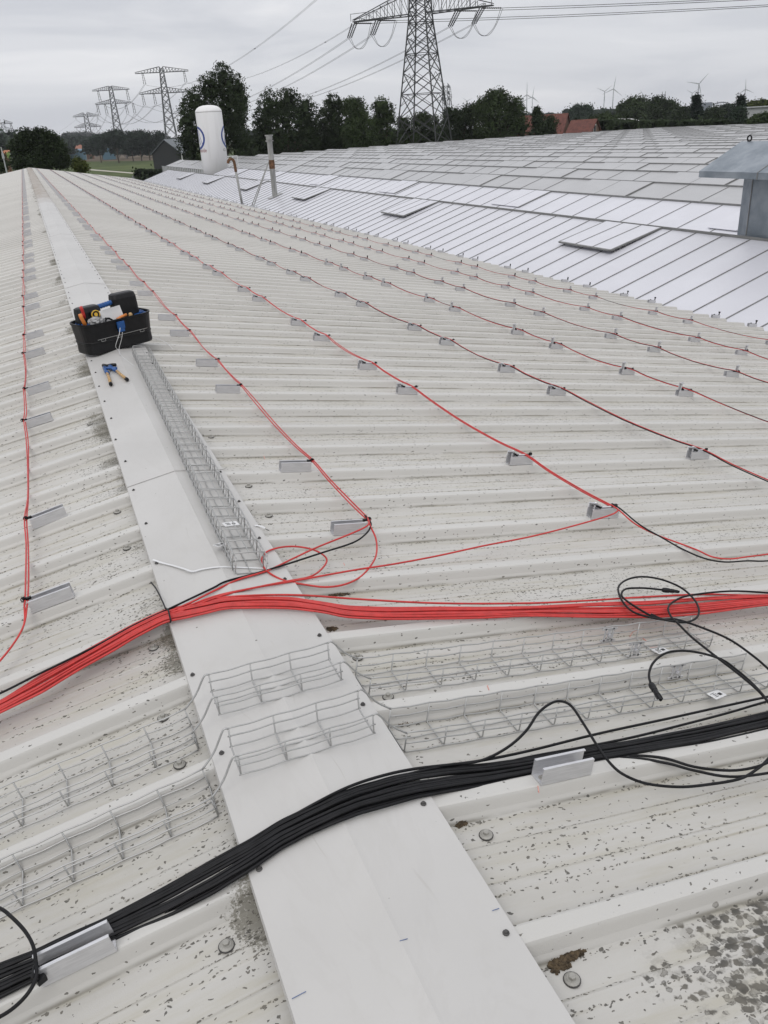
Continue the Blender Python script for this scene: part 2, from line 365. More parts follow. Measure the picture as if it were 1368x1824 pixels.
# ridge cap pieces
bounds = [-1.5, 2.41, 3.2, 5.75, 8.8, 11.45, 14.5, 17.5, 20.67, 24.5, 28.36, 32, 36, 41, 46, 52, 58, 64, 70, 76, YEND + .05]
W = .192; TH = .0012
screws_tail = MB(); ns = 0
for i in range(len(bounds) - 1):
    y0, y1 = bounds[i], bounds[i + 1]
    h = .0022 if i % 2 else .0046
    mb = MB()
    ys = [y0 - .02] + [y0 + (y1 - y0) * q / 6 for q in range(1, 6)] + [y1 + .02]
    for x, dz in ((-W - .002, -.010), (-W, 0), (-.006, 0), (0, .0006), (.006, 0), (W, 0), (W + .002, -.010)):
        for y in ys:
            wv = noise.noise(Vector((x * 7, y * 2.3, 4))) * .0016
            mb.v.append((x, y, crown(x) + h + dz + wv))
    m_ = len(ys)
    for a in range(6):
        for b in range(m_ - 1):
            q = a * m_ + b; mb.f.append([q, q + m_, q + m_ + 1, q + 1]); mb.m.append(0)
    o = mb.build('ridge_cap', M['cap'], wh, smooth=False)
    sol = o.modifiers.new('t', 'SOLIDIFY'); sol.thickness = TH; sol.offset = 1
    for s, ph in ((1, PHR), (-1, PHL)):
        n = math.ceil((y0 + .03 - ph) / P)
        while ph + n * P < y1 - .03:
            x = s * (.172 + random.uniform(-.006, .006)); y = ph + n * P + random.uniform(-.01, .01)
            tgt = MB() if ns < 95 else screws_tail
            tgt.lathe((x, y, crown(x) + h + TH + .001), [(.0062, 0), (.006, .0012), (.0036, .0024), (.0034, .005)], 10)
            if ns < 95: tgt.build('screw', M['screw'], o); ns += 1
            n += 1
    if i == 0:
        for (a, b) in (((712, 1676), (726, 1672)), ((520, 1779), (545, 1766)), ((877, 1622), (889, 1618))):
            mb = MB(); mb.tube([onroof(*a, off=h + TH + .0012), onroof(*b, off=h + TH + .0012)], .0006, 4); mb.build('pen_mark', M['pen'], o)
tag(screws_tail.build('screw', M['screw'], wh), kind='stuff')
# walls, gutters, gable
M['cladding'] = plain('grey_cladding', (.35, .36, .36), .5, sc2=(8, 8, .2))
mb = MB()
for s in (1, -1): mb.box((s * (EAVE - .25), 39.7, (crown(EAVE) - .2 + GZ) / 2), (.12, 82.4, -GZ + crown(EAVE) - .2))
mb.build('wall', M['cladding'], wh)
mb = MB()
for y in (YEND - .25, -1.3): mb.prism([(-EAVE + .3, GZ), (EAVE - .3, GZ), (EAVE - .3, crown(EAVE) - .16), (0, -.12), (-EAVE + .3, crown(EAVE) - .16)], 0, .1, lambda p, y=y: Vector((p.x, y + p.z, p.y)))
mb.build('gable_wall', M['cladding'], wh)
mb = MB()
for s in (1, -1):
    pts = [(0, 0), (0, -.1), (.12, -.1), (.12, 0), (.117, 0), (.117, -.097), (.003, -.097), (.003, 0)]
    mb.prism(pts, -1.5, YEND - .1, lambda p, s=s: Vector((s * (EAVE - .035 + p.x), p.z, crown(EAVE) - .07 + p.y)))
mb.build('gutter', M['galv'], wh)
# crayon marks on the sheet
for (a, b) in (((1127, 1126), (1140, 1121)), ((1122, 1134), (1127, 1126)), ((1145, 1137), (1152, 1142)), ((1158, 1154), (1178, 1152)), ((1162, 1160), (1174, 1158)), ((958, 1400), (960, 1412)), ((690, 1097), (694, 1104)), ((868, 1221), (871, 1229)), ((470, 812), (472, 818)), ((612, 1003), (614, 1007))):
    o_ = -.036 if a[0] in (1127, 1122, 1145, 1158, 1162) else .001
    mb = MB(); mb.tube([onroof(*a, off=o_), onroof(*b, off=o_)], .0013, 4); mb.build('crayon_mark', M['chalk'], wh)

# ------------------------------------------------------------------ brackets in rows
def make_bracket(kind):
    """short aluminium channel along X, open upwards; local coordinates, z=0 on the rib crown"""
    r = thing('rail_bracket', None, 'bracket', local=True)
    mb = MB(); LX = .130; WY = .038; H = .041; T = .0022; lip = .0065
    pts = [(-WY / 2, 0), (WY / 2, 0), (WY / 2 + .001, H), (WY / 2 - lip, H), (WY / 2 - lip, H - T), (WY / 2 - T, H - T), (WY / 2 - T, T), (-WY / 2 + T, T), (-WY / 2 + T, H - T), (-WY / 2 + lip, H - T), (-WY / 2 + lip, H), (-WY / 2 - .001, H)]
    # side walls as separate convex pieces so that caps are clean
    def seg(y0, z0, y1, z1): mb.box((0, (y0 + y1) / 2, (z0 + z1) / 2), (LX, y1 - y0, z1 - z0))
    seg(-WY / 2, 0, WY / 2, T); seg(-WY / 2, T, -WY / 2 + T, H - T); seg(WY / 2 - T, T, WY / 2, H - T)
    seg(-WY / 2, H - T, -WY / 2 + lip, H); seg(WY / 2 - lip, H - T, WY / 2, H)
    mb.build('channel', M['alu'], r)
    for sx in (-1, 1):
        mb = MB(); mb.lathe((sx * .05, 0, T), [(.0085, 0), (.0085, .001), (.0045, .0012), (.0045, .005)], 10)
        mb.build('rivet', M['steel'], r)
    if kind in ('tilt', 'left', 'right'):
        mb = MB()
        if kind == 'tilt':
            R = Matrix.Rotation(.5, 3, 'Y') @ Matrix.Rotation(-.35, 3, 'X')
            mb.box((-.045, .002, H + .014), (.034, .040, .004), R); mb.box((-.045, .02, H + .004), (.034, .003, .02), R)
            mb.lathe(Vector((-.045, .002, H + .014)) + R @ Vector((0, 0, .002)), [(.008, 0), (.008, .007), (.0045, .007), (.0045, .004)], 12, axis=R @ Vector((0, 0, 1)))
            mb.bar((-.03, -.004, H + .003), (.03, -.004, H + .003), .004, 8)
            mb.bar((-.045, .002, H + .012), (-.045, .002, .01), .004, 8)
        else:
            q = -.045 if kind == 'left' else .05
            mb.box((q, .005, H + .026), (.03, .004, .052)); mb.box((q, -.006, H + .052), (.032, .026, .003)); mb.bar((q, -.006, H + .056), (q, -.006, .012), .004, 8)
            mb.lathe((q, -.006, H + .053), [(.0085, 0), (.0085, .007), (.005, .008)], 10)
        mb.build('panel_clamp', M['alu'], r)
        mb = MB()
        q = {'tilt': -.03, 'left': -.03, 'right': .062}[kind]
        mb.box((q, -.004, H + .008), (.02, .016, .012), Matrix.Rotation(.5, 3, 'Y')); mb.build('clamp_foot', M['bplast'], r)
    if kind == 'stub':
        mb = MB(); mb.lathe((.06, .004, H - .006), [(.007, 0), (.007, .03), (.014, .036), (.014, .05), (.006, .052)], 10); mb.build('clamp_foot', M['bplast'], r)
    # cable tie with its head
    mb = MB()
    q = {'plain': .062, 'plainL': -.062, 'tilt': .05, 'left': .045, 'right': .03, 'stub': -.03}[kind]
    sg = -1 if kind == 'plainL' else 1
    mb.box((q + sg * .004, .012, H - .002), (.024, .010, .007)); mb.box((q + sg * .012, .008, H + .004), (.009, .012, .008))
    loop = [Vector((q + sg * .014 + .008 * math.cos(a), .008, H + .001 + .008 * math.sin(a))) for a in [i * math.pi / 5 for i in range(11)]]
    mb.tube(loop, .0018, 5); mb.build('cable_tie', M['bplast'], r)
    return r
def make_simple(kind):
    mb = MB(); LX = .130; WY = .038; H = .041; T = .0022; lip = .0065
    def seg(y0, z0, y1, z1): mb.box((0, (y0 + y1) / 2, (z0 + z1) / 2), (LX, y1 - y0, z1 - z0))
    seg(-WY / 2, 0, WY / 2, T); seg(-WY / 2, T, -WY / 2 + T, H - T); seg(WY / 2 - T, T, WY / 2, H - T); seg(-WY / 2, H - T, -WY / 2 + lip, H); seg(WY / 2 - lip, H - T, WY / 2, H)
    if kind in ('tilt', 'left'): mb.box((-.045, 0, H + .02), (.016, .014, .04), m=1)
    if kind in ('right', 'stub'): mb.box((.055, 0, H + .022), (.016, .014, .046), m=1)
    if kind == 'plain': mb.box((.066, .006, H), (.02, .016, .012), m=1)
    if kind == 'plainL': mb.box((-.066, .006, H), (.02, .016, .012), m=1)
    return mb
KIND = ['plainL', 'plain', 'tilt', 'tilt', 'left', 'right', 'right', 'right', 'stub']
ROWNAME = ['the row left of the ridge'] + ['the %s row right of the ridge' % ORD[i] for i in range(8)]
rows = {}; allb = []
for k in range(9):
    r = []; s = -1 if k == 0 else 1; ph = PHL if k == 0 else PHR
    i = 0
    while True:
        n = round(4 + 5.68 * i)
        if n > 236: break
        for q in (n, n + 2):
            r.append(q)
        i += 1
    r = [q for q in r if q != 8]
    rows[k] = [(RX[k], ph + q * P, crown(RX[k])) for q in r]
    for j, p in enumerate(rows[k]):
        v = np.array(p) - CAM; z = v @ FW; x = 684 + F * (v @ RT) / z; y = 912 - F * (v @ UP) / z
        if -20 < x < 1388: allb.append((z, k, j + 1, p))
allb.sort(); proto = {}; protoS = {}; stuff = MB(); rests = 0
GRP = 'aluminium rail brackets fixed in rows on the roof ribs'
for idx, (z, k, j, p) in enumerate(allb):
    kd = KIND[k]; ang = (1 if k == 0 else -1) * .1669
    rz = math.radians(random.gauss(0, 1.6)); jx = random.uniform(-.006, .006)
    lab = 'aluminium rail bracket, %s from the front in %s' % (ordw(j), ROWNAME[k])
    if idx < 90:
        if kd not in proto: proto[kd] = make_bracket(kd); o = proto[kd]
        else: o = copy_tree(proto[kd])
    elif idx < 296:
        if kd not in protoS:
            o = make_simple(kd).build('rail_bracket', [M['alu'], M['bplast']]); protoS[kd] = o
        else: o = copy_tree(protoS[kd])
        tag(o, None, 'bracket')
    else:
        mb = make_simple(kd); R = Matrix.Rotation(-ang if False else (-.1669 if k == 0 else .1669), 3, 'Y'); n0 = len(stuff.v)
        for v in mb.v: stuff.v.append(tuple(R @ Vector(v) + Vector(p)))
        for f, m_ in zip(mb.f, mb.m): stuff.f.append([a + n0 for a in f]); stuff.m.append(m_)
        continue
    tag(o, lab, None, GRP)
    o.location = (p[0] + jx, p[1], p[2] + .0008); o.rotation_euler = (0, -.1669 if k == 0 else .1669, rz)
tag(stuff.build('rail_bracket', [M['alu'], M['bplast']]), 'hundreds of tiny far brackets in rows running to the roof end', 'bracket', kind='stuff')
# the two large brackets beside the black bundle
def big_bracket(px, label, mirror=False):
    o = copy_tree(proto['plain']); tag(o, label, 'bracket', GRP)
    for c in list(o.children):
        if c.name.startswith('cable_tie'): bpy.data.objects.remove(c)
    c = onroof(*px); o.location = (c.x, c.y, c.z + .0008); o.rotation_euler = (0, .1669 if c.x > 0 else -.1669, math.radians(1 if c.x > 0 else 0)); return o
b1 = big_bracket((1003, 1389), 'largest aluminium bracket, holding the black cable bundle right of the ridge')
b2 = big_bracket((142, 1727), 'aluminium bracket over the black bundle at the bottom left corner')
b1.location = (.4985, PHR - .001, crown(.4985) + .0008); b2.location = (-.503, PHL - .005, crown(.503) + .0008)

# ------------------------------------------------------------------ cables tied along the rows
def cable(path, colour, label, group=None, r=.0031, n=8, sm=5):
    mb = MB(); mb.tube(smoothpath(path, sm), r, n)
    return tag(mb.build('solar_cable', M[colour], smooth=True), label, 'cable', group)
def seg_noise(a, b, sc=1.): return noise.noise(Vector((a * sc, b * 7.3, 1.7)))
for k in range(8):
    cols = {0: ('red', 'red'), 1: ('red', 'red'), 2: ('red', 'red'), 3: ('blk', 'red'), 4: ('red', 'blk'), 5: ('blk', 'red'), 6: ('red', 'blk'), 7: ('red', 'blk')}[k]
    for ci, c in enumerate(cols):
        side = -1 if k == 0 else 1
        path = []
        R = rows[k]
        for j, (x, y, z) in enumerate(R):
            tx = x + side * (.078 if k in (0, 1) else .035) + (ci - .5) * .007
            top = z - (.078 if k < 2 else .035) * SLOPE + (.041 if k < 2 else .047) + ci * (.0015 if k else -.0045)
            if k == 0 and j == 0: path.append(Vector((tx - .002, y - .02, top)))
            path.append(Vector((tx, y, top)))
            if j + 1 < len(R):
                y2 = R[j + 1][1]; gap = y2 - y
                for q in ((.3, .7) if gap < .8 else (.2, .5, .8)):
                    sg = 4 * q * (1 - q) * (.016 if gap < .8 else .03)
                    wx = seg_noise(y + gap * q, k + 3 * ci) * (.007 if gap < .8 else .014)
                    path.append(Vector((tx + wx + .003, y + gap * q, max(top - sg, crown(tx) + .0045))))
            if y > 50 and j % 2: continue
        if k == 0:      # curls down and out at the left
            pre = [onroof(*q, off=.012 + .004 * ci) for q in ((-60, 1228), (-25, 1200), (0, 1177), (26, 1144), (43, 1112))]
            path = pre + path
        elif k == 1:
            path[0] = Vector((path[0].x, path[0].y, path[0].z))
        elif k >= 3:
            x, y, z = R[0]; path = [Vector((x + .05, y - 3.1, z + .006)), Vector((x + .05, y - 1.6, z + .012))] + path
        nm2 = 'red' if c == 'red' else 'black'
        if cols[0] == cols[1]: nm2 = ('inner red', 'outer red')[ci]
        cable(path, c, '%s solar cable tied along %s' % (nm2, ROWNAME[k]), 'solar cables tied along the bracket rows', sm=3, n=6)

# ------------------------------------------------------------------ red and black bundles over the ridge
def interp(tab, t):
    for i in range(len(tab) - 1):
        if t <= tab[i + 1][0] or i == len(tab) - 2:
            a, b = tab[i], tab[i + 1]; f = (t - a[0]) / (b[0] - a[0]); return [a[q] + (b[q] - a[q]) * f for q in range(1, len(a))]
def bundle(tab, xs, n, colour, label, group, r, layers, wild=.25, seed=0, endspread=None):
    rnd = random.Random(seed)
    for i in range(n):
        u = -1 + 2 * (i + .5) / n; lay = rnd.choice(range(layers)); ph = rnd.uniform(0, 100); path = []
        for x in xs:
            yu, yl, off = interp(tab, x)
            uu = u + wild * noise.noise(Vector((x * .0045, ph, seed))); uu = max(-1, min(1, uu))
            path.append(onroof(x, (yu + yl) / 2 + uu * (yl - yu) / 2, off=off + r + lay * r * 1.5 + .0004 * i % .002))
        cable(path, colour, label, group, r=r, n=8, sm=4)
RED = [(-80, 1283, 1306, .012), (0, 1247, 1270, .012), (75, 1201, 1234, .012), (146, 1163, 1190, .012), (200, 1133, 1160, .010), (248, 1107, 1131, .008), (296, 1086, 1108, .0075), (340, 1076, 1099, .0065), (400, 1065, 1085, .0065),
       (460, 1062, 1082, .0065), (520, 1064, 1084, .006), (567, 1071, 1089, .004), (614, 1079, 1099, .0), (672, 1083, 1103, .0), (780, 1082, 1102, 0), (860, 1082, 1101, 0), (940, 1080, 1098, 0), (1065, 1074, 1102, 0), (1159, 1070, 1101, 0),
       (1253, 1064, 1093, 0), (1368, 1058, 1079, 0), (1500, 1045, 1064, 0), (1640, 1032, 1048, 0)]
xsR = [-80, -40, 0, 40, 75, 110, 146, 175, 205, 235, 262, 296, 330, 365, 400, 440, 480, 520, 550, 580, 614, 650, 700, 780, 860, 940, 1000, 1065, 1110, 1159, 1205, 1253, 1310, 1368, 1430, 1500, 1640]
bundle(RED, xsR, 15, 'red', 'one of the red cables in the thick bundle crossing the ridge cap', 'red cables of the bundle crossing the ridge', .0031, 3, .34, 3)
# the loose upper strand of the red bundle and the black one riding on it
cable([onroof(x, y, off=o) for x, y, o in ((380, 1066, .012), (440, 1061, .013), (532, 1060, .01), (643, 1067.5, .004), (780, 1074.5, .004), (940, 1074.5, .004), (1060, 1069, .004), (1128, 1064.5, .004), (1253, 1058.5, .004), (1368, 1060, .004), (1500, 1048, .004))], 'red', 'single red cable running loose just above the red bundle', None)
cable([onroof(x, y, off=o) for x, y, o in ((-80, 1268, .03), (0, 1235, .03), (60, 1205, .028), (120, 1176, .026), (180, 1146, .024), (240, 1113, .022), (296, 1087, .02), (340, 1066, .016), (380, 1047, .012), (403, 1035.4, .01), (453, 1022, .012), (511.6, 1004.7, .014), (570, 985.7, .016), (628.5, 966.7, .02), (652, 950.6, .03), (660.7, 936, .04), (658, 927, .045), (650, 918, .045))], 'blk', 'single black cable curving from the nearest right bracket onto the red bundle', None)
cable([onroof(x, y, off=o) for x, y, o in ((300, 1090, .024), (340, 1073, .02), (380, 1053, .012), (424, 1032.5, .01), (476.5, 1016.4, .012), (526, 993, .014), (567, 974, .018), (631.5, 948, .03), (656, 934.6, .045), (655, 922, .048))], 'red', 'red cable running straight from the nearest right bracket to the bundle', None)
cable([onroof(x, y, off=o) for x, y, o in ((300, 1094, .022), (380, 1063, .014), (453, 1047, .012), (511.6, 1035.4, .012), (549.6, 1028, .004), (570, 1016.4, 0), (582, 1000, -.004), (576, 988.7, 0), (555.5, 978.4, .002), (526, 973.5, .006), (497, 975.5, .01), (473.6, 984, .012), (466, 1000, .012), (476.5, 1018, .010), (506, 1034, .006), (541, 1041, .002), (579, 1045.7, .0), (614, 1041, .0), (643, 1026.7, 0), (663.6, 1003, 0), (671, 983, .004), (669.5, 959.4, .015), (660.7, 939, .038), (656, 925, .046))], 'red', 'red cable coiled in a loop beside the ridge cap', None)
cable([onroof(x, y, off=o) for x, y, o in ((300, 1098, .02), (380, 1066, .014), (438, 1050, .012), (511.6, 1037, .01), (584.7, 1023.7, .006), (643, 1013.5, .004), (701.6, 1004.7, .004), (780, 990, .004), (860, 972.5, .006), (940, 957, .008), (1002.6, 941.7, .012), (1065, 924.5, .022), (1093, 915, .04), (1102, 908, .048))], 'red', 'red cable stretched from the second row bracket back to the bundle', None)
cable([onroof(x, y, off=o) for x, y, o in ((1088, 899, .047), (1103, 909, .047), (1127.7, 930.7, .02), (1152.8, 945, .008), (1178, 956, .004), (1237, 977.7, .004), (1268.5, 991.8, 0), (1300, 995.5, -.005), (1331, 991.8, 0), (1368, 987, .004), (1440, 975, .004), (1540, 965, .004))], 'red', 'red cable drooping right from the nearest bracket of the second row', None)
cable([onroof(x, y, off=o) for x, y, o in ((1090, 897, .049), (1106, 907, .049), (1140, 935, .018), (1178, 957, .01), (1215, 977.7, .004), (1253, 994, 0), (1290, 1001, -.004), (1331, 999, 0), (1368, 999, .003), (1440, 990, .004), (1540, 978, .004))], 'blk', 'black cable drooping right from the nearest bracket of the second row', None)

BLK = [(-90, 1755, 1816, -.002), (0, 1717, 1776, -.002), (64, 1693, 1745, -.002), (125, 1664, 1712, -.004), (186.6, 1636, 1680, -.006), (250, 1602, 1652, -.010), (302.6, 1573, 1630, -.008), (380, 1530, 1590, .002), (444, 1496, 1550, .0065), (500, 1461, 1513, .0065), (546, 1438, 1489, .0065), (600, 1412, 1465, .0065), (640, 1397, 1449, .0065),
       (700, 1380, 1432, .0065), (742, 1373, 1420, .005), (800, 1366, 1409, -.004), (870, 1360, 1398, -.012), (943, 1350, 1384, -.014), (1000, 1340, 1372, -.014), (1052, 1331, 1358, -.014), (1128, 1319, 1345, -.010), (1253, 1293, 1325, -.010), (1368, 1268, 1298, -.010), (1460, 1247, 1276, -.01), (1600, 1218, 1246, -.01)]
xsB = [-90, -40, 0, 35, 64, 95, 125, 155, 186, 220, 250, 280, 310, 345, 380, 412, 444, 472, 500, 524, 546, 572, 600, 620, 640, 670, 700, 742, 770, 800, 835, 870, 905, 943, 1000, 1052, 1090, 1128, 1190, 1253, 1310, 1368, 1460, 1600]
bundle(BLK, xsB, 16, 'blk', 'one of the black cables in the thick bundle crossing the ridge cap', 'black cables of the bundle crossing the ridge', .0034, 3, .22, 11)
def cab(pts, col, label): return cable([onroof(x, y, off=o) for x, y, o in pts], col, label, None, r=.0033)
cab(((440, 1502, .012), (500, 1466, .016), (560, 1432, .022), (620, 1402, .022), (680, 1382, .022), (742, 1369, .018), (843, 1357, .008), (940, 1338, 0), (1065, 1307, 0), (1190, 1280, -.002), (1280, 1260, 0), (1368, 1241, .004), (1460, 1222, .004)), 'blk', 'single black cable running above the black bundle, the upper of two')
cab(((870, 1366, .0), (950, 1347, -.005), (1034, 1332, -.004), (1128, 1313, -.004), (1221.6, 1289.6, 0), (1300, 1269, .002), (1368, 1249, .004), (1460, 1226, .004)), 'blk', 'single black cable running above the black bundle, the lower of two')
cab(((700, 1386, .02), (760, 1371, .015), (800, 1363, .01), (856, 1355, .01), (903, 1332, .012), (937, 1302, .02), (959, 1270, .03), (981, 1253, .036), (999, 1249, .038), (1018, 1258, .036), (1040, 1290, .03), (1065, 1330, .028), (1090, 1363, .026), (1115, 1382, .016), (1153, 1396, .004), (1206, 1401.6, 0), (1253, 1398.5, 0), (1315.5, 1388, 0), (1347, 1371, .002), (1368, 1352, .006), (1400, 1310, .01)), 'blk', 'black cable rising in a hump beside the largest bracket and looping below')
cab(((1000, 1362, -.01), (1052.6, 1349, -.006), (1128, 1346, .0), (1184, 1350.6, .003), (1237, 1366, .002), (1300, 1372.5, 0), (1347, 1366, .004), (1385, 1350, .008)), 'blk', 'upper of two thin black strands sagging below the bundle at right')
cab(((1000, 1366, -.012), (1060, 1353, -.006), (1128, 1350, 0), (1190, 1360, .0), (1237, 1372.5, 0), (1300, 1383.5, 0), (1368, 1377, 0), (1440, 1362, 0)), 'blk', 'lower of two thin black strands sagging below the bundle at right')
# loops with connectors over the right trays
def connector(a, b, label, o):
    a = onroof(*a, off=o); b = onroof(*b, off=o); ax = (b - a).normalized(); Ln = (b - a).length
    t = thing('cable_connector', label, 'connector', a)
    mb = MB(); mb.lathe(a, [(.0045, 0), (.0078, .004), (.0085, .012), (.0078, Ln * .42), (.006, Ln * .45)], 12, axis=ax); mb.build('gland_nut', M['bplast'], t, smooth=False)
    mb = MB(); mb.lathe(a, [(.0062, Ln * .44), (.0068, Ln * .5), (.0065, Ln * .68), (.0045, Ln * .7), (.004, Ln)], 12, axis=ax)
    R = ax.to_track_quat('Z', 'Y').to_matrix()
    for s in (-1, 1): mb.box(a + R @ Vector((s * .0065, 0, Ln * .78)), (.002, .004, Ln * .3), R)
    mb.build('plug', M['bplast'], t)
cab(((1179, 1050.6, .01), (1160, 1048.5, .012), (1140, 1047.4, .013), (1115, 1049, .015), (1107, 1059, .018), (1118, 1071.5, .024), (1153, 1093.4, .03), (1178, 1103, .034), (1206, 1103.5, .038), (1253, 1119, .045), (1300, 1139.4, .05), (1340.5, 1167.6, .05), (1368, 1191, .045), (1410, 1230, .04)), 'blk', 'black cable ending in the plug that lies above the red bundle')
connector((1179, 1050.6), (1210, 1054), 'black cable plug lying just above the red bundle at right', .01)
cab(((1450, 1075, .02), (1400, 1060, .022), (1368, 1056, .024), (1300, 1053, .026), (1228, 1060.6, .028), (1200, 1071.5, .03), (1190, 1084, .034), (1196.6, 1100, .038), (1209, 1112, .042), (1231, 1134, .05), (1262, 1159, .055), (1281, 1174, .055), (1315.5, 1200.5, .05), (1347, 1227, .04), (1368, 1250, .03), (1400, 1290, .02)), 'blk', 'black cable crossing the red bundle and sweeping down to the black one')
cab(((1184, 1104, .036), (1159, 1100, .034), (1128, 1090, .03), (1109, 1071.5, .025), (1101, 1049.6, .022), (1109, 1037, .02), (1128, 1029, .02), (1153, 1027.7, .02), (1184, 1034, .022), (1215, 1048, .026), (1237, 1068.4, .03), (1245, 1087, .034), (1240, 1101, .036), (1221.6, 1108.5, .038), (1200, 1107, .038), (1180, 1103, .036), (1160, 1094, .034)), 'blk', 'black cable coiled in an open loop over the red bundle')
cab(((1159, 1218, .04), (1156, 1202, .044), (1162, 1183, .048), (1178, 1167.6, .052), (1200, 1160, .055), (1237, 1161, .056), (1284, 1174, .056), (1315.5, 1196, .05), (1343.6, 1221, .04), (1368, 1249, .03), (1405, 1296, .02)), 'blk', 'black cable arching over the trays and ending in a hanging plug')
connector((1159, 1217.7), (1177, 1247), 'black cable plug hanging into the nearer tray at right', .036)
cab(((-90, 1608, .05), (-40, 1604, .055), (0, 1618, .06), (20, 1633, .06), (44, 1658, .06), (59, 1685, .055), (64, 1715, .05), (64, 1742, .045), (50, 1769, .04), (27, 1793, .03), (0, 1811, .02), (-50, 1835, .01), (-100, 1850, .01)), 'blk', 'black cable curling across the bottom left corner')
t = thing('cable_tie', 'black cable tie knot at the lower left bracket', 'cable tie', onroof(72, 1744, off=.02))
mb = MB(); c = onroof(73, 1744, off=.028); mb.box(c, (.016, .012, .012), Matrix.Rotation(.5, 3, 'Z')); mb.box(c + Vector((-.008, .004, .003)), (.012, .008, .016)); mb.build('tie_head', M['bplast'], t)
mb = MB(); mb.tube(smoothpath([onroof(77, 1748, off=.02), onroof(60, 1742, off=.045), onroof(62, 1720, off=.05), onroof(80, 1728, off=.03)]), .002, 5); mb.build('strap', M['bplast'], t)
t = thing('cable_tie', 'black cable tie round the red bundle, its tail sticking up', 'cable tie', onroof(296, 1098))
mb = MB(); mb.tube(smoothpath([onroof(294, 1083, off=.03), onroof(299, 1086, off=.037), onroof(302, 1096, off=.036), onroof(304, 1106, off=.025), onroof(303, 1109, off=.012)]), .0024, 6); mb.build('strap', M['bplast'], t)
mb = MB(); mb.tube(smoothpath([onroof(295, 1084, off=.032), onroof(289, 1070, off=.03), onroof(279, 1050, off=.02), onroof(269, 1037, off=.01)]), .0024, 5); mb.build('tail', M['bplast'], t)

# ------------------------------------------------------------------ wire mesh trays
def wiremesh(mb, p0, dirv, acr, upv, n, wd=.1, ht=.052, step=.1, r=.0018, longs=True, phase=0., seed=0, extend0=0., extend1=0.):
    """basket tray: n+1 U-shaped wires; dirv/acr/upv unit vectors; p0 = near bottom corner of the first U"""
    D, A, U_ = Vector(dirv), Vector(acr), Vector(upv)
    rnd = random.Random(seed)
    for i in range(n + 1):
        o = p0 + D * (i * step)
        mb.tube([o + U_ * ht, o + U_ * .006, o + A * .006, o + A * (wd - .006), o + A * wd + U_ * .006, o + A * wd + U_ * ht], r, 6)
    for (a, u, q) in ((0, ht, 1), (0, ht * .5, -1), (0, 0, 1), (wd, ht, 1), (wd, ht * .5, -1), (wd, 0, 1), (wd / 2, 0, 0)):
        pts = []
        x = -extend0
        K = n * 4
        for i in range(K + 1):
            d = i / 4 * step
            wv = .0016 * math.cos(2 * math.pi * i / 4)
            sgn = -1 if a == 0 else 1
            off = A * (sgn * 2 * r if (u > 0 and u < ht) else 0)
            pts.append(p0 + D * d + A * a + U_ * (u + wv) + off)
        if extend0: pts = [pts[0] - D * extend0] + pts
        if extend1: pts = pts + [pts[-1] + D * extend1]
        mb.tube(pts, r, 6)
c_, s_ = math.cos(.1669), math.sin(.1669)
def cross_tray(yr, ys, label, coup, labelpx):
    """yr / ys: near edge of the piece on the ridge and of the two side pieces"""
    t = thing('cable_tray', label, 'cable tray', (0, yr, 0), 'wire mesh cable trays')
    A = Vector((0, 1, 0)); wd = .094
    # ridge piece, slightly arched over the crease
    mb = MB(); z0 = .010
    r = .0018
    xs = [-.151, -.052, .046, .145]
    def P_(x, y, u): return Vector((x, y, .0065 + u))
    for x in xs: mb.tube([P_(x, yr, .05), P_(x, yr, .004), P_(x, yr + .004, 0), P_(x, yr + wd - .004, 0), P_(x, yr + wd, .004), P_(x, yr + wd, .05)], r, 6)
    for (yy, u) in ((0, .05), (-.003, .026), (0, 0), (wd, .05), (wd + .003, .026), (wd, 0), (wd / 2, 0)):
        pts = []
        for i in range(25):
            x = -.155 + .304 * i / 24; pts.append(P_(x, yr + yy, u + .0014 * math.cos((x - xs[0]) * 2 * math.pi / .1)))
        mb.tube(pts, r, 6)
    mb.build('ridge_piece', M['galv'], t, smooth=True)
    for s in (-1, 1):
        D = Vector((s * c_, 0, -s_)); U_ = Vector((s * s_, 0, c_)) if s > 0 else Vector((-s_, 0, c_))
        x0 = .212
        p0 = Vector((s * x0, ys - (.012 if s < 0 else 0), crown(x0) + PAN + .006))
        mb = MB(); wiremesh(mb, p0, D, A, U_, 11 if s > 0 else 9, wd=wd, seed=int(yr * 100)); mb.build('side_piece', M['galv'], t, smooth=True)
        for yy in (0, wd):
            mb = MB()
            a = P_(.145 if s > 0 else -.151, yr + yy, .05); b = p0 + A * yy + U_ * .052
            mb.tube(smoothpath([a, a + Vector((s * .012, 0, -.001)), a.lerp(b, .55) + Vector((0, 0, -.002)), b], 5), .0023, 6)
            mb.build('bent_wire', M['galv'], t, smooth=True)
    if coup:
        for cp in coup:
            c = Vector((cp[0], ys + cp[1], crown(cp[0]) + PAN + .034)); mb = MB()
            R = Matrix.Rotation(.1669, 3, 'Y')
            for (dx, dz, w_, h_) in ((-.014, 0, .003, .045), (.014, 0, .003, .045), (0, .02, .03, .006), (0, -.018, .03, .006), (0, 0, .006, .036)): mb.box(c + R @ Vector((dx, 0, dz)), (w_ * 1.8, .002, h_), R)
            mb.lathe(c + Vector((0, -.003, 0)), [(.0055, 0), (.0055, .006)], 6, axis=(0, -1, 0))
            mb.build('coupling_plate', M['alu'], t)
    for px, o in labelpx: sticker(px, o, t)
    return t
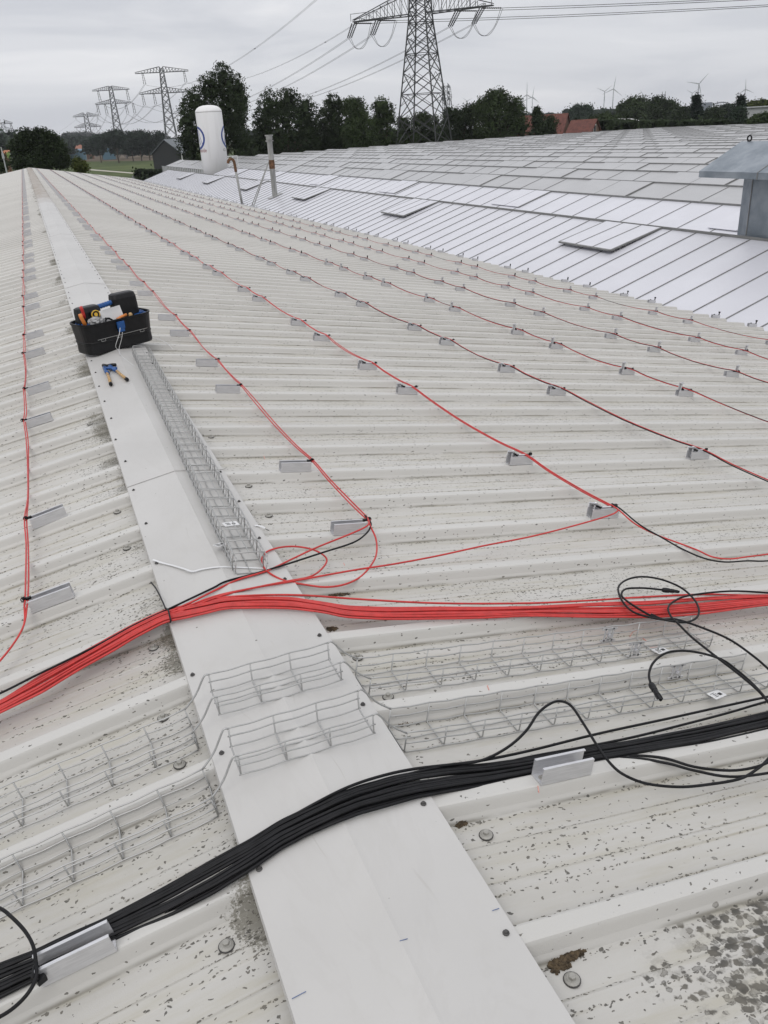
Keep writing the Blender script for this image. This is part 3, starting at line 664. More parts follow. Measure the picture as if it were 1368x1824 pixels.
def sticker(px, off, parent, sz=(.046, .030), rot=.2):
    c = onroof(*px, off=off); R = Matrix.Rotation(rot, 3, 'Z') @ Matrix.Rotation(.15, 3, 'Y')
    mb = MB(); mb.box(c, (sz[0], sz[1], .0006), R); o = mb.build('label_sticker', M['white'], parent)
    mb = MB(); rnd = random.Random(px[0])
    for i in range(4):
        mb.box(c + R @ Vector((-.008 + rnd.uniform(-.003, .003), .008 - .005 * i, .0006)), (.014, .0016, .0004), R)
    for i in range(7): mb.box(c + R @ Vector((.004 + .0018 * i, -.002, .0006)), (.0007 + .0005 * (i % 2), .010, .0004), R)
    mb.build('barcode', M['print'], o)
    return o
cross_tray(1.564, 1.568, 'farther wire mesh cable tray bent over the ridge, nearer the red bundle', [(1.02, .0), (.995, .09)], [((1176, 1158), -.02)])
cross_tray(1.35, 1.346, 'nearer wire mesh cable tray bent over the ridge, beside the black bundle', [(1.06, .095)], [((1277, 1237), -.005)])
# the long nested trays lying along the ridge cap
t = thing('cable_tray', 'long stack of nested wire mesh trays lying along the ridge cap by the toolbox', 'cable tray', (.12, 2.5, 0), 'wire mesh cable trays')
for i, (dx, inv, y0, n) in enumerate(((0, 0, 2.215, 34), (-.004, 1, 2.24, 34))):
    mb = MB(); D = Vector((.0165, 1, 0)).normalized(); A = Vector((c_, 0, -s_)); U_ = Vector((s_, 0, c_)); xb = .031 + dx
    p0 = Vector((xb, y0, crown(xb) + .009 + (.004 if i == 2 else 0)))
    if inv: p0 = p0 + U_ * .058; U_ = -U_
    wiremesh(mb, p0, D, A, U_, n, wd=.096, ht=.052, step=.0915, r=.0019, seed=i); mb.build('tray_length', M['galv'], t, smooth=True)
sticker((411, 933), .068, t, (.05, .034), .15); sticker((391, 970), .03, t, (.036, .026), .6)
def strip(pts, label, wdt=.008, grp=None):
    mb = MB(); P3 = smoothpath([onroof(x, y, off=o) for x, y, o in pts], 4)
    for i in range(len(P3) - 1):
        a, b = P3[i], P3[i + 1]; d = (b - a).normalized(); s = Vector((d.y, -d.x, 0)).normalized() * wdt / 2; z = Vector((0, 0, .0008))
        mb.face([a - s, b - s, b + s, a + s]); mb.face([a - s + z, a + s + z, b + s + z, b - s + z]); mb.face([a - s, a - s + z, b - s + z, b - s]); mb.face([a + s, b + s, b + s + z, a + s + z])
    return tag(mb.build('packing_strap', M['white']), label, 'strap', grp)
strip(((272, 997, .008), (290, 1003, .008), (310, 1008, .009), (330, 1014, .012), (343, 1018, .012), (360, 1014, .01), (390, 1010, .008), (430, 1011, .008), (482, 1013, .008)), 'white plastic strap kinked across the ridge cap under the long tray')
strip(((454, 936, 0.006), (463, 937, .008), (472, 941, .008), (479, 946, -.01)), 'short curled white strap beside the long tray', .01)

# ------------------------------------------------------------------ toolbox
TB = thing('tool_tote', 'open black tool tote with blue handle and latch, full of tools, on the ridge', 'toolbox', (.012, 5.70, .004), local=True, rot=(0, math.radians(-1.5), math.radians(24)))
def rr(w_, d_, r, n=6):
    o = []
    for cx, cy, a0 in ((w_ / 2 - r, d_ / 2 - r, 0), (-w_ / 2 + r, d_ / 2 - r, 90), (-w_ / 2 + r, -d_ / 2 + r, 180), (w_ / 2 - r, -d_ / 2 + r, 270)):
        for i in range(n + 1):
            a = math.radians(a0 + 90 * i / n); o.append((cx + r * math.cos(a), cy + r * math.sin(a)))
    return o
def loft(mb, rings, m=0, close=True):
    k = len(rings[0][0]); base = len(mb.v)
    for poly, z in rings:
        for a, b in poly: mb.v.append((a, b, z))
    for i in range(len(rings) - 1):
        for j in range(k):
            a = base + i * k + j; b = base + i * k + (j + 1) % k; mb.f.append([a, b, b + k, a + k]); mb.m.append(m)
    mb.f.append([base + j for j in range(k)][::-1]); mb.m.append(m)
    if close: mb.f.append([base + (len(rings) - 1) * k + j for j in range(k)]); mb.m.append(m)
mb = MB()
loft(mb, [(rr(.468, .228, .07), 0), (rr(.477, .236, .075), .010), (rr(.476, .236, .08), .066), (rr(.482, .242, .08), .069), (rr(.482, .242, .08), .075), (rr(.478, .238, .08), .078), (rr(.500, .258, .09), .182), (rr(.508, .266, .092), .185), (rr(.508, .266, .092), .194), (rr(.49, .248, .086), .194), (rr(.47, .23, .08), .10)], close=True)
mb.build('tub', M['bplast'], TB)
for s in (-1, 1):
    mb = MB()
    for q in range(5):
        a = math.radians(-60 + 30 * q) + (0 if s > 0 else math.pi); mb.lathe((s * .165 + .052 * math.cos(a), .07 * math.sin(a), .14), [(.014, 0), (.014, .052), (.010, .052), (.010, .02)], 12)
    mb.prism([(s * .15, -.095), (s * .235, -.06), (s * .235, .06), (s * .15, .095)][::s], .118, .182)
    mb.build('bit_holder', M['blue'], TB)
for s, top, wd_, cx in ((-1, .285, .165, -.142), (1, .325, .175, .118)):
    mb = MB()
    loft(mb, [([(cx + a, b + .005) for a, b in rr(wd_, .10, .03)], .10), ([(cx + a, b + .012) for a, b in rr(wd_ * .99, .09, .03)], top - .03), ([(cx + a, b + .016) for a, b in rr(wd_ * .93, .08, .028)], top - .006), ([(cx + a, b + .016) for a, b in rr(wd_ * .8, .06, .024)], top)])
    mb.build('tool_pocket', M['bplast'], TB)
mb = MB(); mb.tube(smoothpath([(-.09, .012, .262), (-.05, .012, .268), (0, .012, .272), (.04, .012, .276)]), .015, 12)
for i in range(6): mb.lathe((-.062 + .019 * i, .012, .266 + .0018 * i), [(.0168, -.003), (.0168, .003)], 12, axis=(1, 0, .1))
mb.build('handle', M['blue'], TB, smooth=True)
mb = MB(); mb.box((-.01, -.138, .155), (.05, .012, .044)); mb.box((-.01, -.136, .122), (.042, .008, .02)); mb.build('latch', M['blue'], TB)
mb = MB(); mb.box((0, -.1235, .092), (.36, .003, .0026))
for x in (-.14, -.03, .14):
    for a in (-1, 1): mb.box((x + a * .014, -.1215, .083), (.002, .003, .014))
    mb.box((x, -.1215, .0765), (.03, .003, .002))
mb.build('drawer_trim', M['galv'], TB)
def tb_thing(name, label, cat):
    o = thing(name, label, cat, TB.location, local=True, rot=TB.rotation_euler); return o
q = tb_thing('small_box', 'white cardboard box standing in the tote under the blue handle', 'box')
R = Matrix.Rotation(-.25, 3, 'X') @ Matrix.Rotation(-.06, 3, 'Y'); mb = MB(); mb.box((-.012, -.04, .205), (.15, .03, .095), R); mb.build('carton', M['white'], q)
mb = MB(); mb.box((-.012, -.052, .2535), (.12, .002, .0015), R); mb.build('flap_seam', M['galv'], q)
q = tb_thing('tape_measure', 'yellow and black tape measure clipped to the left pocket of the tote', 'tape measure')
mb = MB(); mb.lathe((-.128, -.05, .235), [(.026, 0), (.03, .004), (.03, .014), (.026, .018)], 20, axis=(0, -1, .25)); mb.build('case', M['bplast'], q)
mb = MB(); ring = [Vector((-.128 + .027 * math.cos(a), -.068, .239 + .025 * math.sin(a))) for a in [i * math.pi / 10 for i in range(21)]]; mb.tube(ring, .0035, 6); mb.lathe((-.127, -.067, .239), [(.012, 0), (.012, .003)], 14, axis=(0, -1, .25)); mb.build('yellow_rim', M['yellow'], q)
q = tb_thing('screwdriver', 'red handled screwdriver standing in the left end of the tote', 'screwdriver')
mb = MB(); mb.tube([(-.19, -.03, .225), (-.192, -.032, .25), (-.196, -.034, .28), (-.20, -.036, .30)], .010, 10); mb.build('handle', M['red'], q, smooth=True); mb = MB(); mb.bar((-.19, -.03, .225), (-.185, -.02, .12), .003, 6); mb.build('shaft', M['steel'], q)
q = tb_thing('knife', 'orange handled tool leaning out of the left end of the tote', 'hand tool')
mb = MB(); mb.tube([(-.208, -.06, .175), (-.218, -.065, .21), (-.228, -.067, .24), (-.232, -.068, .262)], .012, 10); mb.build('handle', M['orange'], q, smooth=True); mb = MB(); mb.bar((-.212, -.045, .155), (-.2, -.04, .09), .004, 6); mb.build('blade', M['steel'], q)
q = tb_thing('plastic_bag', 'crumpled clear plastic bag lying in the left front of the tote', 'plastic bag')
mb = MB()
bmh = bmesh.new(); bmesh.ops.create_icosphere(bmh, subdivisions=4, radius=1)
for v in bmh.verts:
    d = 1 + .35 * noise.noise(v.co * 2.5) + .15 * noise.noise(v.co * 7); v.co = Vector((v.co.x * .05 * d - .135, v.co.y * .035 * d - .07, v.co.z * .03 * d + .195))
me = bpy.data.meshes.new('bag'); bmh.to_mesh(me); me.materials.append(M['clear']); o = bpy.data.objects.new('bag', me); S.collection.objects.link(o); o.parent = q
q = tb_thing('pliers', 'dark pliers with shiny jaws in the middle of the tote', 'pliers')
mb = MB(); mb.tube([(-.08, -.07, .18), (-.06, -.065, .2), (-.04, -.06, .195), (-.01, -.06, .17)], .006, 8); mb.tube([(-.085, -.06, .18), (-.06, -.05, .204), (-.035, -.05, .194), (0, -.05, .17)], .006, 8); mb.build('grip', M['bplast'], q, smooth=True)
mb = MB(); mb.tube([(-.08, -.065, .18), (-.095, -.065, .195), (-.10, -.062, .21)], .007, 6, r2=.003); mb.build('jaw', M['alu'], q)
q = tb_thing('screwdriver', 'orange red screwdriver lying flat in the middle of the tote', 'screwdriver')
mb = MB(); mb.tube([(.0, -.085, .182), (.03, -.082, .19), (.075, -.08, .198)], .009, 10); mb.build('handle', M['orange'], q, smooth=True); mb = MB(); mb.bar((0, -.085, .182), (-.06, -.09, .175), .003, 6); mb.build('shaft', M['steel'], q)
q = tb_thing('adjustable_knob', 'brown round knob poking up in front of the right pocket of the tote', 'knob')
mb = MB(); mb.lathe((.1, -.085, .155), [(.008, 0), (.012, .02), (.013, .04), (.008, .05)], 12); mb.build('knob', M['tan'], q, smooth=True)
# white cords hanging from the tote
def cord(pts, label):
    mb = MB(); mb.tube(smoothpath(pts, 5), .0018, 6); return tag(mb.build('white_cord', M['white'], smooth=True), label, 'cord')
z_ = .02
cord([onroof(214, 584, off=.16) , onroof(212, 597, off=.12), onroof(206, 616, off=.05), onroof(211, 624, off=.01), onroof(217, 634, off=.009), onroof(227, 643, off=.009), onroof(239, 652, off=.009)], 'white cord hanging over the tote front, the left strand')
cord([onroof(218, 592, off=.15), onroof(217, 602, off=.11), onroof(212, 622, off=.03), onroof(214, 632, off=.012)], 'white cord hanging over the tote front, the right strand')
cord([onroof(270, 601, off=.0), onroof(285, 605, off=.004), onroof(298, 612, off=.004), onroof(308, 622, off=.004)], 'thin white cord end lying on the ribs right of the tote')
# crimping pliers
q = thing('crimping_pliers', 'open crimping pliers, blue head and two tan handles, lying on the ridge cap', 'pliers', onroof(205, 665, off=.006))
def U2(x, y, o=.02): return onroof(x, y, off=o)
mb = MB(); mb.tube([U2(184, 651), U2(190, 652, .022), U2(200, 650, .024), U2(206, 650, .022)], .011, 8, r2=.010); mb.build('jaw', M['bplast'], q, smooth=True)
mb = MB(); mb.tube([U2(186, 655), U2(189, 662, .02), U2(193, 665)], .012, 8, r2=.009); mb.tube([U2(196, 653, .024), U2(203, 658, .022), U2(208, 661)], .013, 8, r2=.009)
mb.tube([U2(187, 656, .026), U2(207, 656, .026)], .009, 8); mb.build('head', M['blue'], q, smooth=True)
for pts in ([(191, 664), (194, 673), (197, 683)], [(206, 659), (215, 667), (225, 675)]):
    mb = MB(); mb.tube([U2(*p) for p in pts], .0075, 10, r2=.0085); g = mb.build('handle', M['tan'], q, smooth=True)
    a, b = U2(*pts[-2]), U2(*pts[-1]); d = (b - a).normalized(); mb = MB(); mb.tube([b - d * .004, b + d * .02], .0105, 10); mb.build('end_cap', M['bplast'], g)
# moss clumps
def clump(px, rx, ry, label, h=.008, rot=0, n=70):
    c = onroof(*px, off=PAN + .001); mb = MB(); rnd = random.Random(int(px[0]))
    for i in range(n):
        a = rnd.uniform(0, 6.28); q = rnd.random() ** .6; x = rx * q * math.cos(a); y = ry * q * math.sin(a) * (1 - .5 * x / rx)
        x, y = x * math.cos(rot) - y * math.sin(rot), x * math.sin(rot) + y * math.cos(rot)
        p = Vector((c.x + x, c.y + y, 0)); p.z = crown(p.x) + PAN + h * (1 - q) * .4
        s = rnd.uniform(.0025, .006); R = Matrix.Rotation(rnd.uniform(0, 3), 3, 'Z') @ Matrix.Rotation(rnd.uniform(-.5, .5), 3, 'X'); mb.box(p, (s * rnd.uniform(1, 2.5), s, s * rnd.uniform(.4, .9)), R)
    return tag(mb.build('moss_clump', M['mud']), label, 'moss', 'moss clumps in the roof valleys')
clump((1012, 1706), .046, .010, 'brown moss clump by the bolt, bottom right below the black bundle', .012, .25, 260)
clump((592, 1120), .016, .01, 'brown moss clump beside the ridge cap, just under the red bundle', n=60)
clump((720, 1286), .03, .006, 'brown moss strip between the two right trays, at the rib foot', n=90)
clump((640, 1150), .012, .008, 'small moss clump beside the farther tray bend', n=40)
clump((605, 1059), .035, .004, 'thin moss strip in the valley above the red bundle', n=60)
clump((822, 1468), .012, .005, 'tiny reddish moss clump above the bolt, right of the cap', n=30)

# ------------------------------------------------------------------ greenhouse
def glass_mat(name, c, var, gl):
    t = NT(name); b = t.mix(t.ss(t.noise(.9, 4), .35, .7), tuple(x * (1 - var) for x in c), c)
    st = t.noise(1.6, 5, t.vec((1, .5, 1)), dist=1.2); b = t.mix(t.m('MULTIPLY', t.ss(st, .5, .72), var * 1.6), b, tuple(min(1, x * 1.35) for x in c)); t.col(b); t.pr(gl, 0, .5); return t.mat
M['chalk_glass'] = glass_mat('whitewashed_glass', (.60, .60, .64), .05, .3)
M['dust_glass'] = glass_mat('dusty_glass', (.40, .40, .405), .07, .3)
M['glaz'] = plain('glazing_bar', (.2, .2, .195), .5, .2)
M['glazr'] = plain('ridge_bar', (.2, .2, .195), .5, .2)
GH = thing('greenhouse', 'huge greenhouse with rows of whitewashed glass roof slopes beyond the warehouse eave', 'building', (60, 60, GZ))
ZR, ZG = -.75, -1.36
ridges = [10.66, 14.47] + [18.28 + 3.81 * i for i in range(24)]
vent_stuff = MB(); nv = 0
for i, xr in enumerate(ridges):
    y0 = 3.0 if i < 6 else 8.
    y1 = 75. if i == 0 else 69.5 if i == 1 else 116. + min(i - 2, 12) * 1.4
    xg = 8.36 if i == 0 else xr - 1.905; zg = -1.485 if i == 0 else ZG
    pw = .65 if i == 0 else 1.05 if i == 1 else 1.65
    mb = MB()
    mb.face([(xg, y0, zg), (xr, y0, ZR), (xr, y1, ZR), (xg, y1, zg)]); mb.face([(xr, y0, ZR), (xr + 1.905, y0, ZG), (xr + 1.905, y1, ZG), (xr, y1, ZR)])
    y = y0 + .2
    sl = Vector((xr - xg, 0, ZR - zg)); Ln = sl.length; R = Matrix.Rotation(-math.atan2(sl.z, sl.x), 3, 'Y')
    while y < y1:
        mb.box(((xg + xr) / 2, y, (zg + ZR) / 2 + .008), (Ln, .014 if i < 2 else .02, .012), R, m=1); y += pw
    o = mb.build('glass_slope', [M['chalk_glass' if i < 2 else 'dust_glass'], M['glaz']], GH)
    mb = MB(); mb.box((xr, (y0 + y1) / 2, ZR + .02), (.035, y1 - y0, .04)); mb.build('ridge_bar', M['glazr'], o)
    mb = MB(); mb.box((xr + 1.905, (y0 + y1) / 2, ZG + .0), (.14, y1 - y0, .04)); mb.build('gutter', M['glazr'], o)
    # ventilator windows hinged at the ridge
    y = 13.25 + (0 if i % 2 == 0 else 9.8) - (0)
    y = 13.25
    while y < y1 - 3:
        wdt = 1.72 if i < 2 else 2 * pw; dep = 1.15
        lift = .055 if i == 0 else .0
        a = Vector((xr - .03, 0, ZR + .014)); b = Vector((xr - dep, 0, ZR - dep * sl.z / sl.x + lift + .024)); nrm = Vector((-(a - b).z, 0, (a - b).x)).normalized() * .012
        v0, v1 = y, y + wdt
        if i >= 3 and (i * 7 + int(y / 9.8)) % 5 == 0: y += 9.8; continue
        tgt = MB() if nv < 98 else vent_stuff
        Rv = Matrix.Rotation(-math.atan2((a - b).z, (a - b).x), 3, 'Y'); lv = (a - b).length; cv = (a + b) / 2; cv.y = (v0 + v1) / 2
        tgt.box(cv + Vector((0, 0, .004)), (lv, wdt, .012), Rv, m=0)
        for yy in ((v0, v1) if i == 0 else (v0,)): tgt.box(Vector((cv.x, yy, cv.z - .002)), (lv + .02, .035, .03), Rv, m=1)
        if i == 0: tgt.box(Vector((b.x, cv.y, b.z - .002)), (.035, wdt, .03), Rv, m=1)
        if i == 0:
            for q in range(1, 3): tgt.box(cv + Vector((0, -wdt / 2 + wdt * q / 3, .012)), (lv, .022, .012), Rv, m=1)
            for q in range(8): tgt.box(Vector((xr - .2 - q * .12, v0 + .03, ZR - (.2 + q * .12) * .32 + .02)), (.03, .02, .04), Rv, m=1)
        else: tgt.box(cv + Vector((0, 0, .010)), (lv, .018, .008), Rv, m=1)
        if nv < 98: tgt.build('vent_window', [M['chalk_glass' if i < 2 else 'dust_glass'], M['glaz']], o)
        nv += 1; y += 9.8
tag(vent_stuff.build('vent_window', [M['dust_glass'], M['glaz']], GH), kind='stuff')
mb = MB()
mb.box((16.40, 95.5, (ZG + GZ) / 2 - .02), (.06, 47, ZG - GZ - .05)); mb.box((60, 2.9, (ZG + GZ) / 2), (103, .06, ZG - GZ - .1)); mb.box((9.6, 75.1, (ZG + GZ) / 2 - .05), (2.4, .06, ZG - GZ - .2)); mb.box((112.9, 66, (ZG + GZ) / 2), (.06, 126, ZG - GZ - .1))
mb.build('glass_wall', M['chalk_glass'], GH)
mb = MB()
for i in range(40): mb.box((16.35, 72.5 + 1.2 * i, (ZG + GZ) / 2), (.06, .05, ZG - GZ))
mb.build('wall_post', M['glaz'], GH)

# tank
TKX, TKY = 14.2, 73.0
tk = thing('gas_tank', 'tall white cylindrical gas tank with blue logo rising behind the greenhouse ridge', 'tank', (TKX, TKY, GZ))
Dk = math.hypot(TKX - CAM[0], TKY); rk = (far(349.4, 195, Dk) - far(397.5, 194, Dk)).length / 2 * .99; ztop = far(373, 187, Dk).z
tt = NT('tank_paint'); Z3 = tt.xyz()[2]
bcol = tt.mix(tt.m('MULTIPLY', tt.ss(tt.noise(1.1, 5, tt.vec((2.2, 2.2, .25))), .5, .75), .22), (.72, .715, .71), (.42, .41, .38))
tt.col(bcol); tt.pr(.45)
mb = MB(); mb.lathe((TKX, TKY, 0), [(rk, GZ), (rk, ztop - .5), (rk * .995, ztop - .48)], 48); sh = mb.build('shell', tt.mat, tk)
for p in sh.data.polygons: p.use_smooth = len(p.vertices) == 4
mb = MB(); mb.lathe((TKX, TKY, 0), [(rk * 1.003, ztop - .5), (rk * 1.003, ztop - .46), (rk * .97, ztop - .36), (rk * .86, ztop - .22), (rk * .68, ztop - .1), (rk * .4, ztop - .025), (rk * .1, ztop)], 48); dm = mb.build('dome_head', tt.mat, tk, smooth=True)
mb = MB(); mb.lathe((TKX, TKY, 0), [(rk * 1.006, ztop - .53), (rk * 1.006, ztop - .50)], 48); mb.build('weld_band', plain('weld', (.4, .39, .37), .6), tk)
view = math.atan2(CAM[1] - TKY, CAM[0] - TKX)       # bearing towards the camera
def wrap(a, z, r=1.006): return Vector((TKX + rk * r * math.cos(a), TKY + rk * r * math.sin(a), z))
M['logo'] = plain('logo_blue', (.02, .05, .22), .5); M['letter'] = plain('maroon_lettering', (.22, .035, .03), .5)
def arcpatch(mb, a0, z0, rin, rout, s0, s1, n=40):
    for i in range(n):
        t0 = s0 + (s1 - s0) * i / n; t1 = s0 + (s1 - s0) * (i + 1) / n
        q = [(rin, t0), (rout, t0), (rout, t1), (rin, t1)]
        mb.face([wrap(a0 + rr_ * math.cos(t) / rk, z0 + rr_ * math.sin(t)) for rr_, t in q])
zl = far(355, 246, Dk).z
for nm_, aa in (('a', view - math.radians(78)), ('b', view + math.radians(92))):
    mb = MB(); ro = .86
    arcpatch(mb, aa, zl, ro * .8, ro, 0, 2 * math.pi)
    # slanted inner strokes
    def stroke(mb, a, b, w_, n=10):
        for i in range(n):
            f0, f1 = i / n, (i + 1) / n
            x0, z0_, x1, z1_ = a[0] + (b[0] - a[0]) * f0, a[1] + (b[1] - a[1]) * f0, a[0] + (b[0] - a[0]) * f1, a[1] + (b[1] - a[1]) * f1
            mb.face([wrap(aa + (x0 - w_ / 2) / rk, zl + z0_), wrap(aa + (x0 + w_ / 2) / rk, zl + z0_), wrap(aa + (x1 + w_ / 2) / rk, zl + z1_), wrap(aa + (x1 - w_ / 2) / rk, zl + z1_)])
    stroke(mb, (.0, .62), (.42, -.5), .3); stroke(mb, (0, .62), (-.42, -.5), .16)
    mb.build('logo', M['logo'], tk)
def wraptext(txt, a0, z0, size, mat, align='RIGHT'):
    cu = bpy.data.curves.new('txt', 'FONT'); cu.body = txt; cu.size = size; cu.align_x = align; cu.resolution_u = 3
    o = bpy.data.objects.new('txt', cu); S.collection.objects.link(o); dg = bpy.context.evaluated_depsgraph_get(); me = bpy.data.meshes.new_from_object(o.evaluated_get(dg))
    for v in me.vertices: v.co = wrap(a0 + v.co.x / rk, z0 + v.co.y, 1.008)
    bpy.data.objects.remove(o); me.materials.clear(); me.materials.append(mat); q = bpy.data.objects.new('lettering', me); S.collection.objects.link(q); q.parent = tk; q.location = (-TKX, -TKY, -GZ)
zt = far(365, 271, Dk).z
wraptext('dioxide', view - math.radians(29), zt, .42, M['letter']); wraptext('ca', view + math.radians(67), zt, .42, plain('grey_lettering', (.25, .24, .24), .5), 'RIGHT')
# railing peeking right of the tank
t = thing('guard_rail', 'small white railing peeking out right of the gas tank foot', 'railing', (16.6, 79, ZG))
mb = MB()
for i in range(5): mb.bar((16.0 + i * .42, 80, ZG - .3), (16.0 + i * .42, 80, ZG + 1.25), .035, 6)
mb.bar((16.0, 80, ZG + 1.25), (17.7, 80, ZG + 1.25), .035, 6); mb.build('rails', M['white'], t)

# flue with stays and hooked vent pipe
M['old'] = plain('weathered_zinc', (.30, .30, .29), .6, .4, .3, 3, sc2=(2, 2, .5)); M['rust'] = plain('rusty_steel', (.12, .06, .03), .85, 0, .4, 8)
fx, fy = 9.5, 37.15; zb = -1.12
def atx(px, py, X): d = ray(px, py); return Vector(CAM + d * ((X - CAM[0]) / d[0]))
fl = thing('flue_pipe', 'tall grey metal flue pipe with a flat cap standing on the white glass slope', 'chimney', (fx, fy, zb))
Df = math.hypot(fx - CAM[0], fy); zt_ = far(479, 241, Df).z; fr_ = .115
mb = MB(); mb.lathe((fx, fy, zb), [(fr_, -.1), (fr_, zt_ - zb - .12)], 20); mb.build('pipe', M['old'], fl, smooth=False)
mb = MB(); zb2 = far(484, 288, Df).z; mb.lathe((fx, fy, zb2), [(fr_ + .004, -.28), (fr_ + .008, -.26), (fr_ + .008, .05), (fr_ + .004, .07)], 20); mb.build('rust_band', M['rust'], fl)
mb = MB(); mb.lathe((fx, fy, zt_ - .24), [(fr_ + .05, 0), (fr_ + .05, .05), (fr_, .05), (fr_ + .02, .1), (fr_ + .02, .2), (fr_ + .06, .22), (fr_ + .06, .26)], 20); mb.build('cowl', M['old'], fl)
mb = MB(); R = Matrix.Rotation(-.31, 3, 'Y'); mb.box((fx, fy, zb + .03), (.6, .5, .02), R); mb.build('flashing', M['galv'], fl)
mb = MB()
for dx in (0, .12): mb.bar((8.45, 36.9 + dx * 3, -1.42), (fx - .1, fy, zb2 + .05), .022, 6)
mb.build('stay_bar', M['old'], fl)
hx, hy = 8.42, 38.9
hk = thing('vent_pipe', 'thin rusty pipe with a hooked top at the warehouse eave', 'pipe', (hx, hy, -1.5))
Dh = math.hypot(hx - CAM[0], hy); zh = far(418, 284, Dh).z
mb = MB(); mb.tube([(hx, hy, -1.6), (hx - .12, hy, zh - .5)], .052, 10); mb.build('pipe', M['old'], hk, smooth=True)
mb = MB(); mb.tube(smoothpath([(hx - .12, hy, zh - .5), (hx - .14, hy, zh - .2), (hx - .17, hy, zh - .05), (hx - .26, hy, zh + .03), (hx - .38, hy, zh - .02), (hx - .43, hy, zh - .14)], 5), .062, 10); mb.build('hook', M['rust'], hk, smooth=True)

# galvanised vent hood at the right edge
M['zinc'] = NT('spangled_zinc'); t_ = M['zinc']; d_, c__ = t_.vor(9); 
t_.col(t_.mix(t_.ss(t_.noise(2.2, 5), .3, .7), (.16, .19, .22), (.27, .30, .335))); t_.pr(t_.m('ADD', .35, t_.m('MULTIPLY', t_.xyz(c__)[0], .15)), .35); M['zinc'] = t_.mat
vb = thing('roof_ventilator', 'blue grey galvanised ventilator box with a wide sloping hood at the right edge', 'ventilator', (11.2, 10.6, ZR))
mb = MB(); zbv = -1.0
mb.prism([(10.92, 11.60), (10.75, 11.22), (10.62, 9.3), (11.9, 9.2), (12.1, 11.5)], zbv, .22, lambda p: Vector((p.x, p.y, p.z))); mb.build('duct', M['zinc'], vb)
zr0 = .205; hx0 = 10.33
apex = None
d = ray(1320.5, 251.8); k = (12.03 - CAM[1]) / d[1]; apex = CAM + d * k
ax_, az_ = float(apex[0]), float(apex[2])
mb = MB(); xe = 2 * ax_ - hx0
for (p, q) in (((hx0, zr0 + .10), (ax_, az_)), ((ax_, az_), (xe, zr0 + .10))):
    mb.face([(p[0], 12.03, p[1]), (p[0], 8.9, p[1]), (q[0], 8.9, q[1]), (q[0], 12.03, q[1])])
mb.face([(hx0, 12.03, zr0), (hx0, 8.9, zr0), (hx0, 8.9, zr0 + .1), (hx0, 12.03, zr0 + .1)]); mb.face([(xe, 12.03, zr0), (xe, 12.03, zr0 + .1), (xe, 8.9, zr0 + .1), (xe, 8.9, zr0)])
for y in (12.03, 8.9): mb.face([(hx0, y, zr0), (hx0, y, zr0 + .1), (ax_, y, az_), (xe, y, zr0 + .1), (xe, y, zr0)])
mb.face([(hx0, 12.03, zr0), (xe, 12.03, zr0), (xe, 8.9, zr0), (hx0, 8.9, zr0)])
hd = mb.build('hood', M['zinc'], vb)
mb = MB(); mb.bar((hx0 - .003, 10.72, zr0 - .002), (hx0 - .003, 10.72, zr0 + .1), .008, 6); mb.bar((hx0, 10.72, zr0 + .103), (ax_, 10.72, az_ + .004), .008, 6); mb.bar((10.745, 11.22, zbv + .1), (10.745, 11.22, .2), .009, 6); mb.build('seam', M['glaz'], hd)
mb = MB(); ring = [Vector((ax_ - .0, 11.85 + .045 * math.cos(a), az_ + .045 + .045 * math.sin(a))) for a in [i * math.pi / 8 for i in range(17)]]; mb.tube(ring, .014, 8); mb.build('lifting_eye', M['bplast'], hd)

# ------------------------------------------------------------------ ground
def ground_mat(name, c1, c2, sc, rough=.95):
    t = NT(name); f = t.ss(t.noise(sc, 8), .3, .7); g = t.ss(t.noise(sc * 9, 5), .35, .65)
    t.col(t.mix(t.m('MULTIPLY', g, .4), t.mix(f, c1, c2), tuple(x * .6 for x in c1))); t.pr(rough, 0, .2); return t.mat
mb = MB(); mb.face([(-5000, -3000, GZ), (7000, -3000, GZ), (7000, 9000, GZ), (-5000, 9000, GZ)]); tag(mb.build('ground', ground_mat('grass_ground', (.045, .065, .018), (.085, .11, .03), .03)), kind='structure')
def gpoly(name, px, dz, mat, kind='structure'):
    pts = []
    for x, y in px:
        d = ray(x, y); k = (GZ + dz - CAM[2]) / d[2]; pts.append(tuple(CAM + d * k))
    mb = MB(); mb.face(pts); return tag(mb.build(name, mat), kind=kind)
gpoly('ploughed_field', [(110, 288.5), (330, 285), (345, 268.5), (250, 271.5), (170, 275.5), (110, 280)], .03, ground_mat('bare_soil', (.105, .08, .055), (.15, .12, .085), .05))
gpoly('path', [(145, 300), (250, 308.6), (250, 310.2), (140, 301.5)], .05, plain('gravel_path', (.45, .42, .36), .9))
gpoly('yard', [(235, 313), (300, 318), (330, 326), (300, 340), (235, 330)], .04, plain('asphalt', (.05, .05, .05), .9))
gpoly('road', [(-60, 300), (28, 292), (34, 298), (-60, 312)], .04, plain('asphalt_road', (.07, .07, .07), .9))

